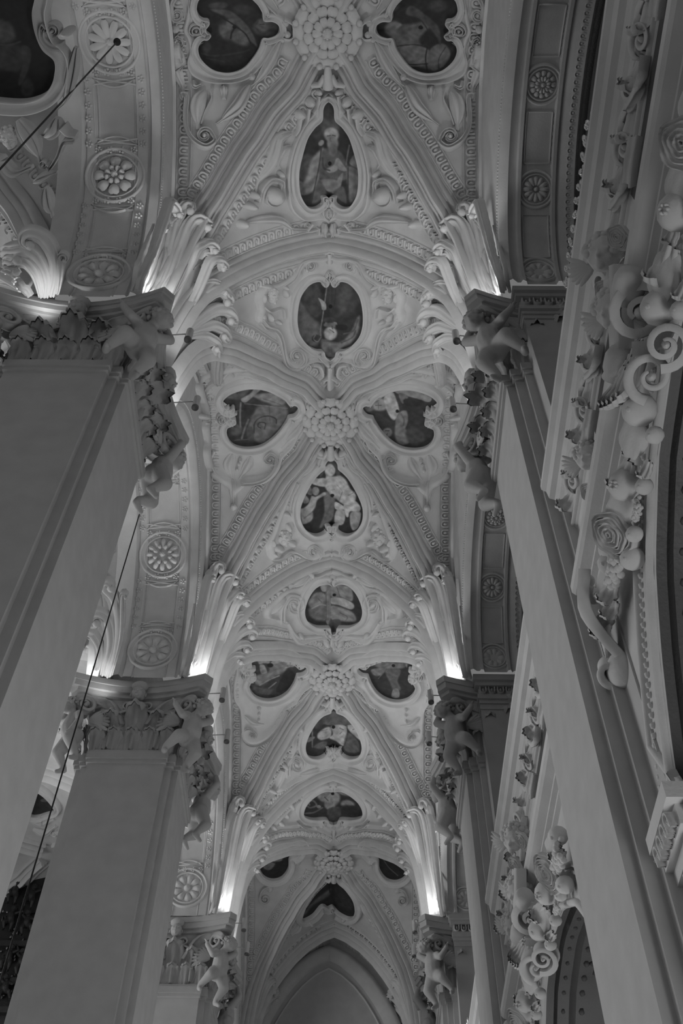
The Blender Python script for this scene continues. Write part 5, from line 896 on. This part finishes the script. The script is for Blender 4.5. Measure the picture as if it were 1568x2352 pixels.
# ================================================================== HANGING CABLES
def cable(px, py, x, label, grp, zb):
    q = on(px, py, 'x', x); t = thing('hanging_cable', label, 'cable', (q[0], q[1], q[2]), grp); mb = MB(); c8 = [(math.cos(a), math.sin(a)) for a in np.linspace(0, 2*math.pi, 9)]
    sweep(mb, [(q[0], q[1], q[2]), (q[0], q[1], zb)], np.array([1., 0, 0]), .0008, .0008, c8); mb.build('wire', MBK, t); m2 = MB(); m2.ell(q+np.array([0, 0, .002]), [.0042, .0042, .0036], 9, 14); m2.build('ceiling_plug', MBK, t); return q
q1 = cable(268, 97, -.2265, 'dark cable with a ball plug hanging from the top left rosette', 'hanging chandelier cables', -.1)
q2 = cable(362, 1040, -.240, 'long dark cable running down in front of the second left pillar', 'hanging chandelier cables', .30)
# ================================================================== RIGHT WALL SCULPTURE
def fruit(kind, c, r, dr=np.array([-.8, -.3, -.5])):
    mb = MB(); c = np.array(c, float); dr = nrm(dr); u = nrm(np.cross(dr, [0, 0, 1.])); v = np.cross(u, dr)
    if kind == 'pomegranate':
        mb.ell(c, [r, r, r*.95], 9, 14)
        for k in range(6): a = k*math.pi/3; mb.ell(c+dr*r*.98+(u*math.cos(a)+v*math.sin(a))*r*.22, np.array([dr*r*.22, u*r*.11, v*r*.11]), 4, 6)
    elif kind == 'gourd':
        n, m = 12, 28; th = np.linspace(.02, math.pi-.02, n); ph = np.linspace(0, 2*math.pi, m+1)[:-1]; R_ = r*(1+.10*np.cos(ph*7))[None, :]*np.sin(th)[:, None]
        mb.grid(c+(R_*np.cos(ph))[..., None]*u+(R_*np.sin(ph))[..., None]*v+(r*1.1*np.cos(th)[:, None]*np.ones(m))[..., None]*np.array([0, 1., 0]), False, True)
    elif kind == 'apple': mb.ell(c, [r, r, r*.9], 8, 12); mb.ell(c+dr*r*.9, [r*.2]*3, 4, 6)
    elif kind == 'grapes':
        for k in range(34):
            f = k/34; a = k*2.4; q = c+np.array([-.5*abs(math.sin(a)), (f-.5)*2.4, math.cos(a)*(.8-.5*f)])*r*(1.); mb.ell(q, [r*.26]*3, 5, 7)
    elif kind == 'leaf': add_leaf(mb, c, dr, nrm(np.array([0, 1., .3])), r*2.6, r*1.7, .5)
    elif kind == 'ear':
        for k in range(5): P = np.array([c+np.array([-.3*r*math.sin(t*3), t*r*3, (k-2)*r*.45*t-.1*r*t]) for t in np.linspace(0, 1, 6)]); sweep(mb, P, dr, r*.26*np.array([.5, 1, 1, .9, .6, .2]), r*.2, HALF)
    elif kind == 'rose':
        for j, (q, h_) in enumerate(((1., 0.), (.72, .12), (.45, .2), (.22, .24))):
            a = np.linspace(0, 2*math.pi, 33)[:-1]; rr = r*q*(1+.07*np.sin(a*5+j)); P = c+(rr*np.cos(a))[:, None]*u*.8+(rr*np.sin(a))[:, None]*v*1.15+dr*r*h_; sweep(mb, P, dr, r*.13, r*.42, LIP, closed=True)
        mb.ell(c-dr*r*.15, np.array([u*r*.8, v*r*1.15, dr*r*.3]), 6, 14)
    return mb
def garland(label, items, origin, grp):
    t = thing('fruit_garland', label, 'garland', origin, grp)
    for kind, y, z, r, x in items: fruit(kind, (x, y, z), r).build(kind if kind != 'ear' else 'corn_ears', MS, t)
    return t
rnd = random.Random(3)
gl = []
kinds = ['apple', 'gourd', 'leaf', 'pomegranate', 'gourd', 'leaf', 'pomegranate', 'apple']
for i, y in enumerate(np.arange(.030, .098, .0165)): gl.append((kinds[i % 8], y, .492+.002*rnd.random(), .0098, .1905)); gl.append((('apple', 'leaf', 'apple', 'grapes')[i % 4], y+.006, .476, .0052, .196)); gl.append(('leaf', y+.008, .50, .005, .193))
gl += [('rose', .112, .489, .0130, .190), ('apple', .118, .474, .0075, .197), ('grapes', .134, .485, .0105, .194), ('gourd', .130, .500, .0085, .191), ('apple', .142, .500, .008, .193), ('leaf', .146, .486, .008, .193), ('gourd', .156, .497, .009, .193), ('leaf', .158, .484, .007, .195), ('pomegranate', .168, .502, .007, .193), ('leaf', .170, .490, .008, .195), ('apple', .178, .512, .0062, .190), ('leaf', .181, .494, .008, .195), ('ear', .180, .486, .007, .196), ('apple', .176, .524, .005, .188)]
up = [(k, -y if k != 'ear' else -y-.0, z, r, x) for k, y, z, r, x in gl if y < .15]
c0 = BC[0]
def sh(items, b): return [(k, y+BC[b], z, r, x) for k, y, z, r, x in items]
g1 = garland('long garland of carved fruit with a big open rose, on the nearest right wall', sh(gl, 0), (.2, c0+.03, .5), 'carved fruit garlands')
copy_thing(g1, (.2, BC[1]+.03, .5), 'garland of carved fruit beside the dark arch, between the two nearest right piers')
g2 = garland('garland of carved fruit at the upper right edge', sh(up, 0), (.2, c0-.03, .5), 'carved fruit garlands')
copy_thing(g2, (.2, BC[1]-.03, .5), 'short garland of carved fruit over the dark arch, by the nearest pier shaft')
def console(b, label):
    c = BC[b]; t = thing('scroll_console', label, 'ornament', (.2, c-.004, .47), 'scroll consoles'); d = nrm(np.array([-.30, -.42, -.86])); u = nrm(np.array([0, 1., 0])-d*d[1]); v = np.cross(d, u)
    for cc, r, w_, hd, tn in (((.187, c-.018, .512), .019, .015, 1, 1.9), ((.193, c-.016, .478), .012, .014, 1, 1.6), ((.190, c+.004, .482), .013, .014, -1, 1.4)):
        mb = MB(); volute3(mb, cc, u, v, d, r, w_, hd, tn, None, .2); mb.build('volute', MS, t)
    for yy, x_ in ((c-.030, .181), (c+.016, .183)):
        mb = MB(); a = np.linspace(0, 2*math.pi, 19)[:-1]; ax = np.array([0, 1., 0]); rows = [[(x_+q*math.cos(s), yy+h, .520+q*math.sin(s)) for s in a] for q, h in ((.0, -.009), (.0065, -.009), (.0085, -.005), (.0088, .003), (.0075, .006), (.0085, .009), (0., .010))]; mb.grid(np.array(rows), False, True); mb.build('barrel', MS, t)
    mb = MB(); sweep(mb, [(.185, c-.022, .556), (.184, c-.012, .54), (.186, c-.001, .53), (.188, c+.012, .528)], np.array([-1., 0, 0]), .009, .008, LIP); mb.build('bracket', MS, t)
    for s in range(5): mb = MB(); add_leaf(mb, (.188-.001*s, c-.004+.004*s, .507), np.array([-.6, .2, -.5]), nrm(np.array([0, 1, .2*s-.4])), .026, .012, .6, ph=s); mb.build('acanthus_leaf', MS, t)
    return t
console(0, 'large double scroll console over the nearest chapel arch, right edge'); console(1, 'large double scroll console with barrels, seen between the two nearest right piers'); console(2, 'small scroll console on the farthest stretch of the right wall')
def hook(b, label):
    y = PC[b+1]-.066; t = thing('hook_scroll', label, 'ornament', (.2, y-.03, .45), 'hooked end scrolls'); d = nrm(np.array([-.25, -.35, -.9])); u = nrm(np.array([1., 0, 0])-d*d[0]); v = np.cross(d, u)
    mb = MB(); volute3(mb, (.1975, y-.004, .472), u, v, d, .0125, .020, -1, .80, [(.184, y-.040, .520), (.1835, y-.026, .497)], .30); mb.build('scroll', MS, t)
    m2 = MB(); m2.ell((.203, y-.006, .468), [.010, .012, .012], 9, 14); m2.build('drum', MS, t); return t
hook(0, 'plain hooked scroll ending the nearest fruit garland beside the pier'); hook(1, 'hooked scroll ending the garland behind the second right pier')
# frieze foliage, cherub faces and masks
for b in range(3):
    c = BC[b]; t = thing('frieze_foliage', ['carved scroll foliage on the frieze of the nearest right bay', 'carved scroll foliage on the frieze between the two nearest right piers', 'carved scroll foliage on the frieze of the farthest right bay'][b], 'ornament', (.2, c, .637), 'frieze foliage')
    for i, y in enumerate(np.arange(-.19, .195, .030)):
        if abs(y+.015) < .02: continue
        mb = MB(); hd = 1 if i % 2 else -1; d = nrm(np.array([-.9, -.15, -.4])); u = np.array([0, 1., 0]); v = np.cross(d, u); zc = .638+.004*hd
        volute3(mb, (.197, c+y, zc), u, v, d, .0100, .006, hd, 1.4, [(.199, c+y-.022, .637-.008*hd), (.197, c+y-.006, .637-.013*hd)], .25); add_leaf(mb, (.199, c+y+.006, zc), np.array([-1., 0, -.2]), nrm(np.array([0, 1, -.3*hd])), .024, .015, .5, ph=i); mb.build('foliage_scroll', MS, t)
        if i % 3 == 1: mb = MB(); sweep(mb, [(.197, c+y-.012, .612), (.195, c+y, .606), (.197, c+y+.014, .610)], np.array([-1., 0, -.5]), .004, .004, LIP); mb.build('ribbon', MS, t)
HEADS = MB(); head_prims(HEADS, (0, 0, 0), 1.0); HV, HF = sculpt(HEADS, .07, 3); HH = MB(); hair_prims(HH, (0, -.05, .12), 1.0, 40); HA = HH.arrays()
def cherub(c, r, d, label, upv=(0, -.8, .6)):
    c = np.array(c, float); d = nrm(np.array(d, float)); up_ = np.array(upv, float); ez = nrm(up_-d*(up_@d)); exx = nrm(np.cross(d, ez)); t = thing('cherub_head', label, 'ornament', tuple(c), 'carved cherub heads')
    MB().add(*place((HV, HF), c, exx, d, ez, r)).build('head', MS, t); MB().add(*place(HA, c, exx, d, ez, r)).build('hair', MS, t); mb = MB()
    for sg in (-1, 1): mb = MB(); wing(mb, c+exx*sg*r*.8-d*r*.3-ez*r*.6, exx*sg, -ez, d, r*1.5); mb.build('wing', MS, t)
for b, ls in ((0, ('large cherub face on the frieze, upper right, beside the round rosette', 'cherub face beside the big scroll console at the right edge', 'weathered cherub face low on the frieze near the nearest pier')), (1, ('smiling cherub face on the frieze right of the second pier capital', 'cherub face beside the console above the dark arch', 'cherub face at the far end of the second frieze'))):
    c = BC[b]; cherub((.183, c-.020, .590), .0112, (-.55, -.45, -.7), ls[0]); cherub((.182, c-.004, .548), .0105, (-.7, -.2, -.68), ls[1]); cherub((.196, c+.128, .600), .0095, (-.6, -.4, -.7), ls[2])
    for k in range(3):
        t = thing('carved_rose', [['small carved rose just below the large cherub face', 'carved rosebud by the cherub face, upper right', 'carved rose by the low cherub face of the nearest bay'], ['small carved rose below the smiling cherub face', 'carved rosebud above the second console', 'carved rose at the far end of the second frieze']][b][k], 'ornament', (.19, c, .57), 'carved roses of the frieze'); fruit('rose', ((.184, c-.004, .572), (.187, c-.036, .575), (.199, c+.150, .588))[k], .007).build('petals', MS, t)
# ================================================================== END WALL, FLOOR, NAVE BEYOND
xs2 = np.linspace(-.186, .186, 61); OFX = -.012
mb = MB(); mb.grid(np.stack([np.stack([xs2, np.full(61, 2.175), F(xs2)], -1), np.stack([xs2, np.full(61, 2.205), F(xs2)], -1)])); mb.box((-.6, 2.205, -.13), (.6, 2.24, 1.5)); EW = mb.build('wall_back', MW, smooth=False); meta(EW, 'plain end wall closing the aisle under the farthest arch', kind='structure')
for sc_, h_ in ((.93, .004), (.84, .003)):
    x = np.concatenate([np.linspace(-.172, 0, 40), np.linspace(0, .172, 40)[1:]]); z = 1.0+(F(x/ .172*.176)-1.0)*1.0; P = np.stack([x*sc_+OFX, np.full(79, 2.2045), z-.377*(1-sc_)*1.1], -1); m2 = MB()
    if sc_ > .9: sweep(m2, P, np.array([0, -1., 0]), .016, .012, [(-1, -.3), (-1, .8), (-.3, 1), (.3, .6), (1, .3), (1, -.3)])
    else: sweep(m2, P, np.array([0, -1., 0]), .002, .004, HALF)
    m2.build('arch_moulding', MP, EW)
a = np.linspace(0, math.pi, 31); m2 = MB(); sweep(m2, np.stack([-.045+.085*np.cos(a), np.full(31, 2.204), 1.015+.085*np.sin(a)-.02], -1), np.array([0, -1., 0]), .005, .008, HALF); m2.build('arch_moulding', MP, EW)
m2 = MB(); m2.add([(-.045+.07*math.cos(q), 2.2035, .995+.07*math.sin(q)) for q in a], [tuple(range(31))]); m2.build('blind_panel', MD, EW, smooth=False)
fl = MB().box((-1.4, -1.5, -.15), (.7, 2.6, -.13)).build('floor', MD, smooth=False); meta(fl, 'stone floor of the church', kind='structure')
nv = MB(); nv.box((-1.25, -1.2, -.13), (-1.2, 3.0, 1.5)).box((-1.25, 2.9, -.13), (-.3, 3.0, 1.6)); nv = nv.build('wall_nave', MW, smooth=False); meta(nv, 'far walls of the nave', kind='structure')
# dark gilded altar far away at the lower left
t = thing('high_altar', 'black and gold altar with glinting statues at the lower left edge', 'altar', (-.62, 1.96, -.13)); mb = MB(); yA = 1.96
mb.box((-.84, yA, -.13), (-.47, yA+.06, 1.28)); mb.prism([(-.82, yA-.005), (-.49, yA-.005), (-.49, yA+.06), (-.82, yA+.06)], 1.28, 1.30)
for z in (.92, 1.06, 1.12, 1.20): mb.box((-.85, yA-.012, z), (-.46, yA, z+.012))
a = np.linspace(0, math.pi, 21); mb.add([(-.645+.15*math.cos(q), yA, 1.28+.12*math.sin(q)) for q in a]+[(-.645+.15*math.cos(q), yA+.05, 1.28+.12*math.sin(q)) for q in a], [tuple(range(21))]+[(i, i+1, 22+i, 21+i) for i in range(20)])
mb.build('retable', MGD, t, smooth=False)
for k, (px, py) in enumerate(((25, 2110), (62, 2120), (20, 2200), (50, 2210), (35, 2050), (12, 2270), (72, 2060))):
    q = on(px, py, 'y', yA-.012); m2 = MB().add(*place(PUT[k % 2][0], q-np.array([0, 0, .030]), np.array([1., 0, 0]), np.array([0, -1., 0]), np.array([0, 0, 1.]), .062)); m2.build('gilded_statue', MGD, t)
m2 = MB()
for k in range(90): q = on(2+85*rnd.random(), 2090+230*rnd.random(), 'y', yA-.004); m2.ell(q, [.002+.003*rnd.random(), .004, .002+.006*rnd.random()], 4, 6)
m2.build('gilded_carving', MGL, t, kind='stuff')
